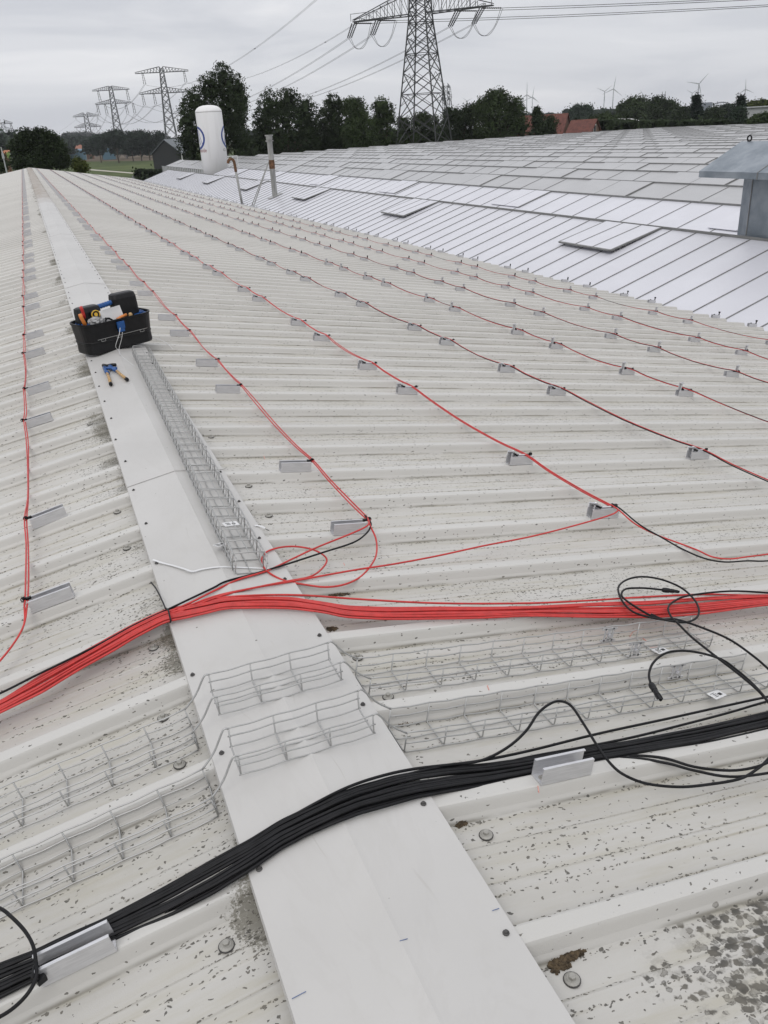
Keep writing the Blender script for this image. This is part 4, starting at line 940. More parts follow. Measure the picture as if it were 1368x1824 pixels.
# ------------------------------------------------------------------ trees
def leafmat(name, c):
    t = NT(name); f = t.noise(.35, 4); oi = t.ss(f, .3, .7); g = t.noise(7, 2)
    b = t.mix(oi, tuple(x * .62 for x in c), tuple(x * 1.35 for x in c)); t.col(t.mix(t.m('MULTIPLY', g, .35), b, tuple(x * .5 for x in c))); t.pr(.75, 0, .2); return t.mat
LM = {'dark': leafmat('dark_leaves', (.028, .042, .018)), 'mid': leafmat('green_leaves', (.040, .060, .022)), 'olive': leafmat('olive_leaves', (.07, .085, .02)), 'blue': leafmat('bluish_leaves', (.035, .055, .035)), 'con': leafmat('conifer_needles', (.013, .024, .014)), 'fardk': leafmat('far_wood_leaves', (.036, .05, .036))}
M['bark'] = plain('bark', (.07, .055, .04), .9)
def leaves(lobes, n, size, rnd, up=.0, big=True):
    """leaf faces in clumps spread through the lobes; returns arrays"""
    mb = MB(); vol = [a[3] * a[4] * a[5] for a in lobes]; tot = sum(v ** .8 for v in vol)
    for lo, v in zip(lobes, vol):
        cx, cy, cz, rx, ry, rz = lo; cnt = int(n * v ** .8 / tot); ncl = max(6, cnt // 14)
        for c in range(ncl):
            while True:
                q = Vector((rnd.uniform(-1, 1), rnd.uniform(-1, 1), rnd.uniform(-1, 1)))
                if .05 < q.length <= 1: break
            q = q.normalized() * (q.length ** .42) * (1 + .16 * noise.noise(Vector((q.x * 3 + cx, q.y * 3 + cy, q.z * 3 + cz))))
            p = Vector((cx + q.x * rx, cy + q.y * ry, cz + q.z * rz)); cs = size * rnd.uniform(1., 2.4)
            for l in range(14):
                c3 = p + Vector((rnd.gauss(0, cs), rnd.gauss(0, cs), rnd.gauss(0, cs * .7)))
                a = Vector((rnd.gauss(0, 1), rnd.gauss(0, 1), rnd.gauss(0, 1) + up)).normalized(); b = a.orthogonal().normalized(); b = Matrix.Rotation(rnd.uniform(0, 6.28), 3, a) @ b; cc = a.cross(b)
                s = size * rnd.uniform(.55, 1.2)
                mb.face([c3 - b * s, c3 - cc * s * .6, c3 + b * s, c3 + cc * s * .6])
    for lo in lobes:
        for c in range(int(60 * max(1, lo[3] * lo[5] / 12) if big else 0)):
            q = Vector((rnd.gauss(0, 1), rnd.gauss(0, 1), rnd.gauss(0, 1))).normalized() * rnd.uniform(.3, .68); c3 = Vector((lo[0] + q.x * lo[3], lo[1] + q.y * lo[4], lo[2] + q.z * lo[5])); a = Vector((rnd.gauss(0, 1), rnd.gauss(0, 1), rnd.gauss(0, 1))).normalized(); b = a.orthogonal().normalized(); cc = a.cross(b); s = size * 4.5
            mb.face([c3 - b * s, c3 - cc * s * .6, c3 + b * s * .7, c3 + cc * s * .8])
    return mb
def tree(name, label, px, D, n, mat='dark', size=None, group='trees behind the greenhouse', cat='tree', trunk=True, squash=.8, dth=None):
    rnd = random.Random(int(px[0][0] * 7 + px[0][1])); lobes = []
    for x, y, rx, ry in px:
        c = far(x, y, D); a = far(x + rx, y, D); rxx = (a - c).length; rzz = ry * rxx / rx
        dp = (dth or squash) * (rxx + rzz) / 2
        dirv = Vector((c.x - CAM[0], c.y, 0)).normalized(); c = c + dirv * rnd.uniform(-.25, .25) * dp
        lobes.append((c.x, c.y, max(c.z, GZ + rzz * .5), rxx, max(dp, rxx * .7), rzz))
    cx = sum(l[0] for l in lobes) / len(lobes); cy = sum(l[1] for l in lobes) / len(lobes)
    t = thing(name, label, cat, (cx, cy, GZ), group)
    size = size or D * .00105; n = int(n * 1.9)
    leaves(lobes, n, size, rnd).build('crown', LM[mat], t)
    if trunk:
        mb = MB(); zt = max(l[2] for l in lobes); r = .02 * (zt - GZ) + .08; base = Vector((cx, cy, GZ - .2)); fork = Vector((cx, cy, GZ + (zt - GZ) * .3))
        mb.tube([base, fork], r * 1.25, 8, r2=r * .8)
        for l in lobes: mb.tube([fork, fork.lerp(Vector(l[:3]), .5) + Vector((0, 0, .3)), Vector(l[:3]), Vector((l[0] + l[3] * .3, l[1], l[2] + l[5] * .6))], r * .6, 6, r2=r * .12)
        mb.build('trunk', M['bark'], t)
    return t
tree('poplar_tree', 'tallest dark tree standing right behind the white gas tank', [(400, 152, 22, 38), (374, 160, 22, 32), (352, 195, 26, 36), (412, 190, 26, 52), (428, 175, 12, 40), (334, 222, 18, 40), (380, 235, 52, 44), (425, 238, 18, 50), (340, 262, 24, 30)], 128, 15000, 'dark')
tree('broadleaf_tree', 'dark round tree just right of the gas tank, behind the flue', [(484, 192, 28, 30), (515, 185, 22, 26), (545, 200, 20, 28), (470, 225, 20, 34), (515, 232, 48, 44), (470, 262, 22, 26), (550, 245, 22, 34)], 150, 11000, 'dark')
tree('broadleaf_tree', 'ragged dark tree left of centre, between the flue and the near pylon', [(596, 192, 22, 22), (585, 225, 24, 34), (610, 245, 32, 30), (590, 262, 26, 20)], 155, 6500, 'dark')
tree('broadleaf_tree', 'dense mid green tree in front of the ragged one, left of the near pylon', [(634, 205, 22, 28), (640, 238, 30, 34), (625, 190, 14, 16)], 150, 6500, 'mid')
tree('broadleaf_tree', 'loose airy tree just left of the near pylon', [(680, 193, 20, 17), (692, 212, 14, 14), (672, 218, 14, 16), (685, 248, 20, 26)], 158, 2600, 'mid')
tree('broadleaf_tree', 'low tree seen through the legs of the near pylon', [(718, 222, 14, 15), (752, 213, 20, 16), (735, 245, 28, 24), (775, 236, 22, 30)], 185, 3800, 'mid')
tree('broadleaf_tree', 'wide rounded tree just right of the near pylon, its left half', [(806, 208, 20, 16), (835, 205, 22, 18), (815, 238, 34, 30)], 170, 5000, 'dark')
tree('broadleaf_tree', 'wide rounded tree just right of the near pylon, its taller right half', [(885, 178, 26, 18), (862, 195, 24, 20), (915, 195, 20, 22), (885, 222, 44, 34), (925, 225, 18, 22)], 168, 9000, 'mid')
tree('broadleaf_tree', 'small dark tree in front of the red farmhouse roof', [(956, 198, 6, 8), (958, 215, 12, 14), (978, 222, 16, 14), (965, 238, 26, 14)], 165, 3000, 'dark')
GR = 'trees along the horizon at right'
tree('broadleaf_tree', 'hazy bluish tree beyond the two red roofs', [(1028, 198, 16, 10), (1045, 195, 10, 8), (1040, 208, 24, 10)], 420, 1500, 'blue', group=GR)
tree('broadleaf_tree', 'brown green tree right of the lower red roof', [(1078, 217, 20, 14), (1092, 226, 22, 12), (1060, 226, 12, 10)], 215, 2600, 'mid', group=GR)
tree('broadleaf_tree', 'large rounded tree on the horizon above the grey shelter roof', [(1135, 184, 24, 12), (1115, 192, 20, 12), (1150, 200, 40, 18), (1125, 208, 34, 14)], 300, 5000, 'mid', group=GR)
tree('broadleaf_tree', 'dark tree on the horizon, right of the grey shelter roof', [(1170, 184, 18, 11), (1192, 190, 18, 12), (1180, 205, 34, 22), (1160, 222, 30, 12)], 290, 4500, 'dark', group=GR)
tree('broadleaf_tree', 'low wide tree left of the dark conifer', [(1215, 205, 22, 16), (1205, 222, 34, 12)], 270, 2600, 'dark', group=GR)
tree('conifer_tree', 'narrow dark conifer under the largest wind turbine', [(1240, 178, 4, 8), (1240, 192, 7, 14), (1241, 212, 9, 18)], 230, 2400, 'con', group=GR)
tree('broadleaf_tree', 'dark tree just right of the narrow conifer', [(1270, 206, 22, 14), (1265, 220, 30, 12)], 260, 2600, 'dark', group=GR)
tree('broadleaf_tree', 'distant dark tree under the arched bridge', [(1295, 195, 14, 9), (1290, 206, 20, 12)], 330, 1800, 'fardk', group=GR)
tree('conifer_tree', 'pointed dark tree left of the light grey hall', [(1320, 180, 5, 9), (1319, 193, 10, 12), (1316, 208, 14, 16)], 225, 2200, 'con', group=GR)
tree('shrub', 'round bluish shrub against the left end of the grey hall', [(1318, 206, 10, 14)], 190, 1100, 'blue', group=GR, cat='shrub')
tree('broadleaf_tree', 'flat topped olive tree rising behind the grey hall', [(1348, 187, 20, 6), (1360, 186, 18, 6), (1334, 190, 12, 6)], 260, 1400, 'olive', group=GR)
tree('shrub', 'green bush in front of the grey hall at the right edge', [(1352, 212, 16, 8), (1366, 210, 14, 8), (1345, 218, 12, 6)], 150, 1500, 'mid', group=GR, cat='shrub')
GL = 'trees beyond the far left roof end'
tree('broadleaf_tree', 'big dark round tree at the far left end of the ridge', [(48, 244, 20, 14), (72, 240, 20, 12), (92, 250, 16, 16), (40, 262, 26, 18), (75, 266, 36, 26), (105, 272, 18, 22), (60, 288, 44, 18), (110, 290, 16, 12)], 98, 11000, 'dark', group=GL)
tree('shrub', 'yellow green bush right of the big tree at the far roof end', [(138, 293, 9, 12), (147, 298, 9, 9)], 104, 1200, 'olive', group=GL, cat='shrub')
tree('shrub', 'green bush beside the lamp post at the left edge', [(3, 292, 10, 16), (-6, 280, 12, 20)], 110, 1200, 'mid', group=GL, cat='shrub')
tree('broadleaf_tree', 'middle sized tree left of the second far pylon foot', [(205, 240, 14, 8), (196, 248, 18, 10), (212, 250, 14, 12)], 480, 2000, 'fardk', group=GL)
tree('broadleaf_tree', 'bluish tree by the white and blue shed', [(172, 250, 10, 8), (176, 257, 10, 8)], 520, 1000, 'blue', group=GL)
for q, (x, y, rx, ry) in enumerate(((232, 248, 10, 12), (247, 246, 12, 12), (262, 247, 12, 11), (285, 246, 14, 10))):
    tree('broadleaf_tree', ['dark tree, leftmost of four behind the ploughed field', 'dark tree, second of four behind the ploughed field', 'dark tree, third of four behind the ploughed field', 'dark tree just above the black barn roof'][q], [(x, y, rx, ry), (x, y + 10, rx * 1.2, ry * .9)], 500, 1500, 'fardk', group=GL)
# far woods that read as one mass
def wood(name, label, segs, n, mat, size=1.7):
    rnd = random.Random(int(segs[0][0] + 999)); lobes = []
    for x0, x1, y, ry, D in segs:
        x = x0
        while x < x1:
            rx = rnd.uniform(.7, 1.3) * ry * 1.3; c = far(x, y + rnd.uniform(-.15, .25) * ry, D * rnd.uniform(.96, 1.05)); rr2 = rx * D / F
            lobes.append((c.x, c.y, c.z, rr2, rr2, ry * D / F)); x += rx * .9
    return tag(leaves(lobes, n, size, rnd).build(name, LM[mat]), label, 'woods', kind='stuff')
wood('distant_wood', 'far hazy woods along the left horizon', [(-60, 30, 258, 12, 500), (120, 200, 247, 8, 1500), (100, 190, 255, 8, 900), (160, 330, 260, 7, 620), (0, 120, 262, 8, 700)], 16000, 'fardk', 1.3)
wood('distant_wood', 'far hazy woods along the right horizon', [(440, 720, 244, 8, 700), (900, 1020, 213, 7, 900), (1010, 1110, 205, 5, 800), (1040, 1390, 211, 7, 600), (1060, 1120, 228, 8, 320)], 16000, 'fardk', 1.2)
wood('hedge', 'dark hedge and shrubs beyond the greenhouse rows', [(990, 1345, 230, 6, 200), (440, 720, 262, 12, 190), (700, 900, 250, 10, 190)], 12000, 'dark', .5)
wood('brush', 'dark brush in front of the black barn', [(248, 292, 311, 3, 215)], 1500, 'dark', .35)

# ------------------------------------------------------------------ buildings
def building(name, label, cat, x0, x1, ye, yr, D, depth, wall, roofm, yaw=0., group=None, hip=0., extra=None, ends='gable'):
    """gabled house, ridge along its length; front faces the camera, turned by yaw"""
    a, b = far(x0, ye, D), far(x1, ye, D); c = (a + b) / 2; Ln = (b - a).length; ze = (a.z + b.z) / 2; zr = far((x0 + x1) / 2, yr, D).z
    base = math.atan2(b.y - a.y, b.x - a.x) + yaw
    ux = Vector((math.cos(base), math.sin(base), 0)); uy = Vector((-math.sin(base), math.cos(base), 0))
    t = thing(name, label, cat, (c.x, c.y, GZ), group)
    def Q(x, y, z): return Vector((c.x, c.y, 0)) + ux * x + uy * y + Vector((0, 0, z))
    h = Ln / 2; mb = MB()
    for y in (0, depth): mb.face([Q(-h, y, GZ), Q(h, y, GZ), Q(h, y, ze), Q(-h, y, ze)])
    for x in (-h, h): mb.face([Q(x, 0, GZ), Q(x, depth, GZ), Q(x, depth, ze), Q(x, depth / 2, zr - .02), Q(x, 0, ze)])
    mb.build('wall', wall, t)
    mb = MB(); o = .35; sl = (zr - ze) / (depth / 2)
    for s in (0, 1):
        ye_, yr_ = (-o, depth / 2) if s == 0 else (depth + o, depth / 2)
        f1 = [Q(-h - .3, ye_, ze - o * sl), Q(h + .3, ye_, ze - o * sl), Q(h + .3 - hip, yr_, zr), Q(-h - .3 + hip, yr_, zr)]
        mb.face(f1); mb.face([p + Vector((0, 0, .18)) for p in f1])
        for i in range(4): mb.face([f1[i], f1[(i + 1) % 4], f1[(i + 1) % 4] + Vector((0, 0, .18)), f1[i] + Vector((0, 0, .18))])
    rf = mb.build('roof', roofm, t)
    if extra: extra(t, Q, h, ze, zr, depth)
    return t
M['brick'] = plain('brown_brick', (.16, .09, .06), .85, sc=2); M['tile'] = plain('red_roof_tiles', (.105, .034, .024), .8, var=.3, sc=1.5); M['black_wood'] = plain('black_timber', (.022, .024, .024), .75, sc2=(4, 4, .2)); M['slate'] = plain('grey_sheet_roof', (.13, .145, .155), .6)
M['ltgrey'] = plain('light_grey_cladding', (.38, .39, .39), .6); M['bluewall'] = plain('faded_blue_cladding', (.10, .19, .25), .6); M['cream'] = plain('cream_sheet', (.52, .5, .44), .6)
def winds(t, Q, h, ze, zr, d):
    for k in range(3):
        mb = MB(); x = -h * .6 + k * h * .6; mb.face([Q(x - .5, -.03, GZ + 1), Q(x + .5, -.03, GZ + 1), Q(x + .5, -.03, GZ + 2.3), Q(x - .5, -.03, GZ + 2.3)]); mb.build('window', M['white'], t)
def gable_win(t, Q, h, ze, zr, d):
    mb = MB(); x = h + .02; mb.face([Q(x, d * .3, ze - .3), Q(x, d * .55, ze - .3), Q(x, d * .55, ze + 1.6), Q(x, d * .3, ze + 1.6)]); o = mb.build('window', M['white'], t)
    mb = MB(); mb.face([Q(x + .02, d * .33, ze - .1), Q(x + .02, d * .52, ze - .1), Q(x + .02, d * .52, ze + 1.4), Q(x + .02, d * .33, ze + 1.4)]); mb.build('pane', M['black_wood'], o)
def pipe_(t, Q, h, ze, zr, d):
    mb = MB(); mb.bar(Q(h + .1, -.2, GZ), Q(h + .1, -.2, ze + .2), .18, 6); mb.build('downpipe', M['white'], t)
building('farmhouse', 'long farmhouse with a high red tiled roof behind the small dark tree', 'house', 912, 1001, 243, 206, 190, 9, M['brick'], M['tile'], -.25, 'red roofed farmhouses', extra=pipe_)
building('farmhouse', 'lower red tiled farmhouse with a white window in its gable', 'house', 1008, 1052, 239, 215, 182, 7, M['brick'], M['tile'], -.3, 'red roofed farmhouses', extra=gable_win)
building('barn', 'black timber barn with a grey roof beside the ploughed field', 'barn', 318, 352, 271, 247, 235, 11, M['black_wood'], M['slate'], .75, extra=lambda t, Q, h, ze, zr, d: (lambda mb: (mb.bar(Q(-h - .1, -.2, GZ), Q(-h - .1, -.2, ze), .14, 6), mb.build('downpipe', M['white'], t)))(MB()))
building('low_warehouse', 'faded blue low warehouse beyond the ploughed field', 'building', 114, 152, 269, 266, 700, 20, M['bluewall'], M['bluewall'], 0)
building('farmhouse', 'tiny red roofed house above the faded blue warehouse', 'house', 128, 147, 265, 258.5, 760, 10, M['brick'], plain('pale_red_tiles', (.26, .11, .07), .8), 0, 'small far houses')
building('farmhouse', 'tiny red roofed house between the blue warehouse and the cream shed', 'house', 153, 166, 267.5, 263.5, 720, 10, M['brick'], M['tile'], 0, 'small far houses')
building('shed', 'small cream topped shed beyond the ploughed field', 'shed', 178, 200, 262, 257, 650, 9, M['ltgrey'], M['cream'], 0)
building('shed', 'small pale blue shed beside the cream topped one', 'shed', 181, 204, 265, 263.5, 630, 6, M['bluewall'], M['bluewall'], 0)
building('house', 'orange roofed house half hidden by the big tree at far left', 'house', 7, 15, 274, 270, 130, 5, M['brick'], plain('orange_tiles', (.33, .12, .05), .8), 0)
building('hall', 'light grey flat hall at the right edge of the horizon', 'building', 1330, 1420, 190, 189.5, 200, 14, M['ltgrey'], M['ltgrey'], .08)
# open shelter
c = far(1122, 215, 230); t = thing('open_shelter', 'open shelter with a flat pale grey roof on posts', 'shelter', (c.x, c.y, GZ))
A_, B_, C_, D_ = far(1095, 212, 236), far(1140, 216, 222), far(1128, 220, 215), far(1098, 216, 226)
A_, B_ = far(1096, 211.5, 240), far(1141, 213.5, 232); zt0 = A_.z
mb = MB(); pts = [far(1096, 211.3, 245), far(1125, 211, 245), far(1142, 215, 226), far(1120, 218, 220)]
mb.face(pts); mb.face([p - Vector((0, 0, .35)) for p in pts])
for i in range(4): mb.face([pts[i], pts[(i + 1) % 4], pts[(i + 1) % 4] - Vector((0, 0, .35)), pts[i] - Vector((0, 0, .35))])
mb.build('roof', plain('pale_roof', (.45, .45, .43), .6), t)
for p in pts: mb = MB(); mb.bar(p.lerp(Vector((c.x, c.y, p.z)), .1) - Vector((0, 0, .3)), Vector((p.x, p.y, GZ)).lerp(Vector((c.x, c.y, GZ)), .1), .12, 6); mb.build('post', M['ltgrey'], t)
# lamp post and banner at left edge
p = far(7, 285, 96); t = thing('lamp_post', 'pale lamp post at the left edge beyond the roof', 'lamp post', (p.x, p.y, GZ))
mb = MB(); top = far(2, 262, 96); mb.tube([(p.x, p.y, GZ), (p.x, p.y, top.z)], .1, 8, r2=.06); mb.build('post', M['ltgrey'], t)
mb = MB(); mb.box((p.x, p.y, far(4, 278, 96).z), (.22, .22, .5)); mb.build('lantern', M['ltgrey'], t)
p = far(20, 280, 110); t = thing('banner_flag', 'green beach banner on a pole at the far left', 'flag', (p.x, p.y, GZ))
mb = MB(); a = far(17, 271, 110); mb.bar((p.x, p.y, GZ), (p.x, p.y, a.z), .05, 6); mb.build('pole', M['ltgrey'], t)
mb = MB(); b = far(20, 283, 110); mb.prism([(0, b.z), (-.42, b.z + .1), (-.45, a.z - .1), (-.05, a.z + .15)], -.01, .01, lambda q: Vector((p.x + q.x, p.y + q.z, q.y))); mb.build('banner', plain('green_banner', (.22, .32, .10), .8), t)
# tower block and arched bridge far away
p = far(1258, 186, 2400); t = thing('tower_block', 'tiny far grey office block left of the arched bridge', 'building', (p.x, p.y, GZ)); w_ = 17 * 2400 / F
ux = Vector((math.cos(-.73), math.sin(-.73), 0)); mb = MB(); R = Matrix.Rotation(-.73, 3, 'Z'); zz = far(1258, 182.5, 2400).z; mb.box((p.x, p.y, (zz + GZ) / 2), (w_, 15, zz - GZ), R); ow = mb.build('wall', plain('far_grey', (.09, .11, .14), .8), t)
mb = MB()
for i in range(5): mb.box(Vector((p.x, p.y, zz - 3 - 4 * i)) + R @ Vector((0, -7.6, 0)), (w_ * .95, .3, 1.4), R)
mb.build('window_band', M['slate'], ow)
t = thing('arched_bridge', 'far bridge with a thin dark steel arch on the horizon', 'bridge', far(1286, 190, 2400))
mb = MB(); a, b = far(1267, 188, 2400), far(1304, 187, 2400); hgt = (far(1286, 181.5, 2400).z - a.z)
arc = [a.lerp(b, i / 16) + Vector((0, 0, hgt * 4 * (i / 16) * (1 - i / 16))) for i in range(17)]; mb.tube(arc, 1.5, 6); mb.build('arch', plain('far_steel', (.13, .14, .15), .7), t)
mb = MB(); mb.bar(a - (b - a) * .1, b + (b - a) * .1, 1.2, 4)
for i in range(1, 16): mb.bar(arc[i], a.lerp(b, i / 16), .25, 4)
mb.build('deck', M['slate'], t)

# ------------------------------------------------------------------ pylons
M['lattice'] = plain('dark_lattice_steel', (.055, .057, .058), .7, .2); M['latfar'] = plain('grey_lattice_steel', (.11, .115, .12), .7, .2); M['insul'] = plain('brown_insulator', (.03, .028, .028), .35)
M['wire'] = plain('line_wire', (.07, .072, .075), .6, .3)
def lattice_pylon(label, P0, H, hb, ht, rot, arms, mat, th, npan, group='high voltage pylons', style='v', zw=None, hw=None, strfar=None):
    """P0 base, hb/ht half widths at foot and top; arms: list of (z, half span, rise, attach offsets)"""
    t = thing('lattice_pylon', label, 'pylon', P0, group); base = Vector(P0)
    R = Matrix.Rotation(rot, 3, 'Z'); at_ = {}
    def hwid(z):
        if zw: return (hb + (hw - hb) * z / zw) if z < zw else (hw + (ht - hw) * (z - zw) / (H - zw))
        return hb + (ht - hb) * z / H
    def C_(i, z): s = ((-1, -1), (1, -1), (1, 1), (-1, 1))[i % 4]; w_ = hwid(z); return base + R @ Vector((s[0] * w_, s[1] * w_, z))
    mb = MB(); zs = [0]; k = 0
    while zs[-1] < H - .5: zs.append(min(H, zs[-1] + max(hwid(zs[-1]) * npan, 1.2)))
    for i in range(4):
        for a, b in zip(zs[:-1], zs[1:]): mb.bar(C_(i, a), C_(i, b), th * 1.5, 4)
        for j, (a, b) in enumerate(zip(zs[:-1], zs[1:])):
            mb.bar(C_(i, a), C_(i + 1, b), th, 4); mb.bar(C_(i + 1, a), C_(i, b), th, 4)
            if j % 2 == 0: mb.bar(C_(i, b), C_(i + 1, b), th * .8, 4)
            if strfar is None: m1 = (C_(i, (a + b) / 2)); m2 = C_(i + 1, (a + b) / 2); mb.bar(m1, (C_(i, b) + C_(i + 1, b)) / 2, th * .5, 4); mb.bar(m2, (C_(i, b) + C_(i + 1, b)) / 2, th * .5, 4)
    mb.build('tower_body', mat, t)
    for z, hs, rise, offs in arms:
        mb = MB(); w_ = hwid(z)
        for s in (-1, 1):
            tip = base + R @ Vector((s * hs, 0, z)); ntr = 8
            for d in (-1, 1):
                a = base + R @ Vector((s * w_, d * w_, z)); u = base + R @ Vector((s * hwid(z + rise), d * hwid(z + rise), z + rise)); tp = base + R @ Vector((s * hs, d * .25, z)); 
                mb.bar(a, tp, th * 1.4, 4); mb.bar(u, tp + Vector((0, 0, th * 3)), th, 4)
                for q in range(1, ntr):
                    f = q / ntr; lo = a.lerp(tp, f); hi = u.lerp(tp, f); mb.bar(lo, hi, th * .6, 4)
                    lo2 = a.lerp(tp, (q - 1) / ntr); mb.bar(lo2, hi, th * .5, 4)
            for q in range(0, ntr):
                f = q / ntr; f2 = (q + 1) / ntr
                a0 = (base + R @ Vector((s * w_, -w_, z))).lerp(base + R @ Vector((s * hs, -.25, z)), f); a1 = (base + R @ Vector((s * w_, w_, z))).lerp(base + R @ Vector((s * hs, .25, z)), f2); mb.bar(a0, a1, th * .6, 4)
        mb.build('crossarm', mat, t)
        for o_ in offs: at_[(round(z), o_)] = base + R @ Vector((o_, 0, z - .2))
    return t, at_, R
def catenary(a, b, sag, n=26):
    return [a.lerp(b, i / n) - Vector((0, 0, 4 * sag * (i / n) * (1 - i / n))) for i in range(n + 1)]
def insul_string(t, a, b, n=9, r=.13):
    mb = MB(); a, b = Vector(a), Vector(b); d = (b - a); ax = d.normalized(); Ln = d.length; prof = []
    for i in range(n):
        z = Ln * (i + .2) / n; prof += [(r * .35, z), (r, z + Ln * .15 / n), (r, z + Ln * .4 / n), (r * .35, z + Ln * .55 / n)]
    mb.lathe(a, prof, 8, axis=ax); return mb.build('insulator_string', M['insul'], t)
# near pylon, tension type
DA = 160.; pa = far(754.5, 210, DA); az_view = math.atan2(pa.y, pa.x - CAM[0]); scA = (far(749, 110, DA) - far(748, 110, DA)).length
rotA = az_view - math.pi / 2 + math.radians(-23)
zarm = far(748, 25, DA).z - GZ; Hb = zarm + 14
zl_ = far(754, 205, DA).z - GZ
HS = 122 * scA / math.cos(math.radians(23)); OFA = [q * scA / math.cos(math.radians(23)) for q in (-120, -76, 64, 104)]; hA = 15.1 * scA; hB = 33.6 * scA; hfoot = hB + (hB - hA) / (zarm - zl_) * zl_
pA, atA, RA = lattice_pylon('largest pylon, its dark lattice tower rising just behind the greenhouse', (pa.x, pa.y, GZ), Hb, hfoot, 1.0, rotA, [(zarm, HS, 3.6, OFA), (zarm + 10.5, 11, 2.6, (-10, 10))], M['lattice'], .085, 1.15, zw=zarm, hw=hA)
baseA = Vector((pa.x, pa.y, GZ)); azB = far(300, 255, 452); 
mb = MB(); 
for s in (-1, 1):
    a = baseA + RA @ Vector((s * HS, -.9, zarm + 1.1)); b = baseA + RA @ Vector((s * HS * .72, -.9, zarm + 1.1)); mb.bar(a, b, .05, 4); mb.bar(a, a - Vector((0, 0, 1.1)), .05, 4); mb.bar(b, b - Vector((0, 0, 1.1)), .05, 4)
mb.build('handrail', M['lattice'], pA)
dirB = Vector((azB.x - pa.x, azB.y - pa.y, 0)).normalized()
pR = far(1368, 195, 150); pR = Vector((pa.x, pa.y, 0)) + (Vector((pR.x, pR.y, 0)) - Vector((pa.x, pa.y, 0))).normalized() * 330; dirR = (pR - Vector((pa.x, pa.y, 0))).normalized()
endsL = {}; endsR = {}
for o_ in OFA:
    a = atA[(round(zarm), o_)]; eL = a + dirB * 3.0 + Vector((0, 0, -1.9)); eR = a + dirR * 3.3 + Vector((0, 0, -.3)); endsL[o_] = eL; endsR[o_] = eR
    for q in (-.45, 0, .45):
        sd_ = Vector((-dirB.y, dirB.x, 0)) * q; insul_string(pA, a + sd_, eL + sd_ * .8)
        sd_ = Vector((-dirR.y, dirR.x, 0)) * q * .6; insul_string(pA, a + sd_, eR + sd_ * .8, r=.1)
    for q in (-.2, .2):
        m_ = (eL + eR) / 2 + Vector((q, 0, -2.7)); mb = MB(); mb.tube(smoothpath([eL + Vector((q, 0, 0)), eL.lerp(m_, .45) + Vector((0, 0, -.75)), m_, eR.lerp(m_, .45) + Vector((0, 0, -.75)), eR + Vector((q, 0, 0))], 6), .035, 5); mb.build('jumper_cable', M['wire'], pA)
# far pylons of the same line
def suspension(label, px, ptop, D, arms_px, hspan_px, H_extra, rotdeg, mat, th, vstr=True):
    b = far(px, 257, D); zt = far(px, ptop, D).z - GZ; az = math.atan2(b.y, b.x - CAM[0]); rot = az - math.pi / 2 + math.radians(rotdeg); sc = (far(px + 1, 200, D) - far(px, 200, D)).length
    arms = [(far(px, y, D).z - GZ, hs * sc, (9 if D < 600 else 7) * sc, ()) for k, (y, hs, _) in enumerate(arms_px)]
    t, at_, R = lattice_pylon(label, (b.x, b.y, GZ), zt, 13.5 * sc if H_extra is None else H_extra * sc, 2.9 * sc, rot, arms, mat, th, 1.9, strfar=True)
    base = Vector((b.x, b.y, GZ)); att = []
    for (z, hs, _, _), (y, hp, offs) in zip(arms, arms_px):
        for o_ in offs:
            a = base + R @ Vector((o_ * sc, 0, z)); Ls = 18 * sc
            if vstr:
                e = a + Vector((0, 0, -Ls)) + R @ Vector((1.5 * sc, 0, 0)); 
                insul_string(t, a, e - R @ Vector((1.2 * sc, 0, 0)), 7, .2 * D / 450); insul_string(t, a + R @ Vector((2 * sc, 0, 0)), e + R @ Vector((2.5 * sc, 0, 0)), 7, .2 * D / 450)
            else:
                e = a + Vector((0, 0, -4 * sc)); insul_string(t, a, e, 5, .3)
            att.append(e)
    return t, att
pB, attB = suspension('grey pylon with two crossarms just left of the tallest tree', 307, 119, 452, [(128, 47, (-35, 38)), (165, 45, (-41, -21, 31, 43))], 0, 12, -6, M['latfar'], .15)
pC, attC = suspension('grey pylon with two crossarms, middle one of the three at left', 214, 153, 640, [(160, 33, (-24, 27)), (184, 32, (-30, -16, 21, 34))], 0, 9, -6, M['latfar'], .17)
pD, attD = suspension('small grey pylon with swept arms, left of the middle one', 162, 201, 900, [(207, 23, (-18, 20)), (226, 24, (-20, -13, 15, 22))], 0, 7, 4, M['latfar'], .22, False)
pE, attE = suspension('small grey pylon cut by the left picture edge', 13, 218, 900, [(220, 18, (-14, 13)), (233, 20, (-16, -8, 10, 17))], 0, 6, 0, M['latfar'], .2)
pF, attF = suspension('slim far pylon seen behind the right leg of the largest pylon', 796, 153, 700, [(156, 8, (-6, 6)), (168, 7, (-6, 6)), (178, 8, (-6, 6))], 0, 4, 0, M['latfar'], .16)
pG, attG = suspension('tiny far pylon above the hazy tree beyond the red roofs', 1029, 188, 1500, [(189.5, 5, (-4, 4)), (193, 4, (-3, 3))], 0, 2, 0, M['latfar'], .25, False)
pH, attH = suspension('tiny far mast above the trees right of the grey shelter', 1175, 169, 900, [(171, 2, (-1, 1))], 0, 2, 0, M['latfar'], .2, False)
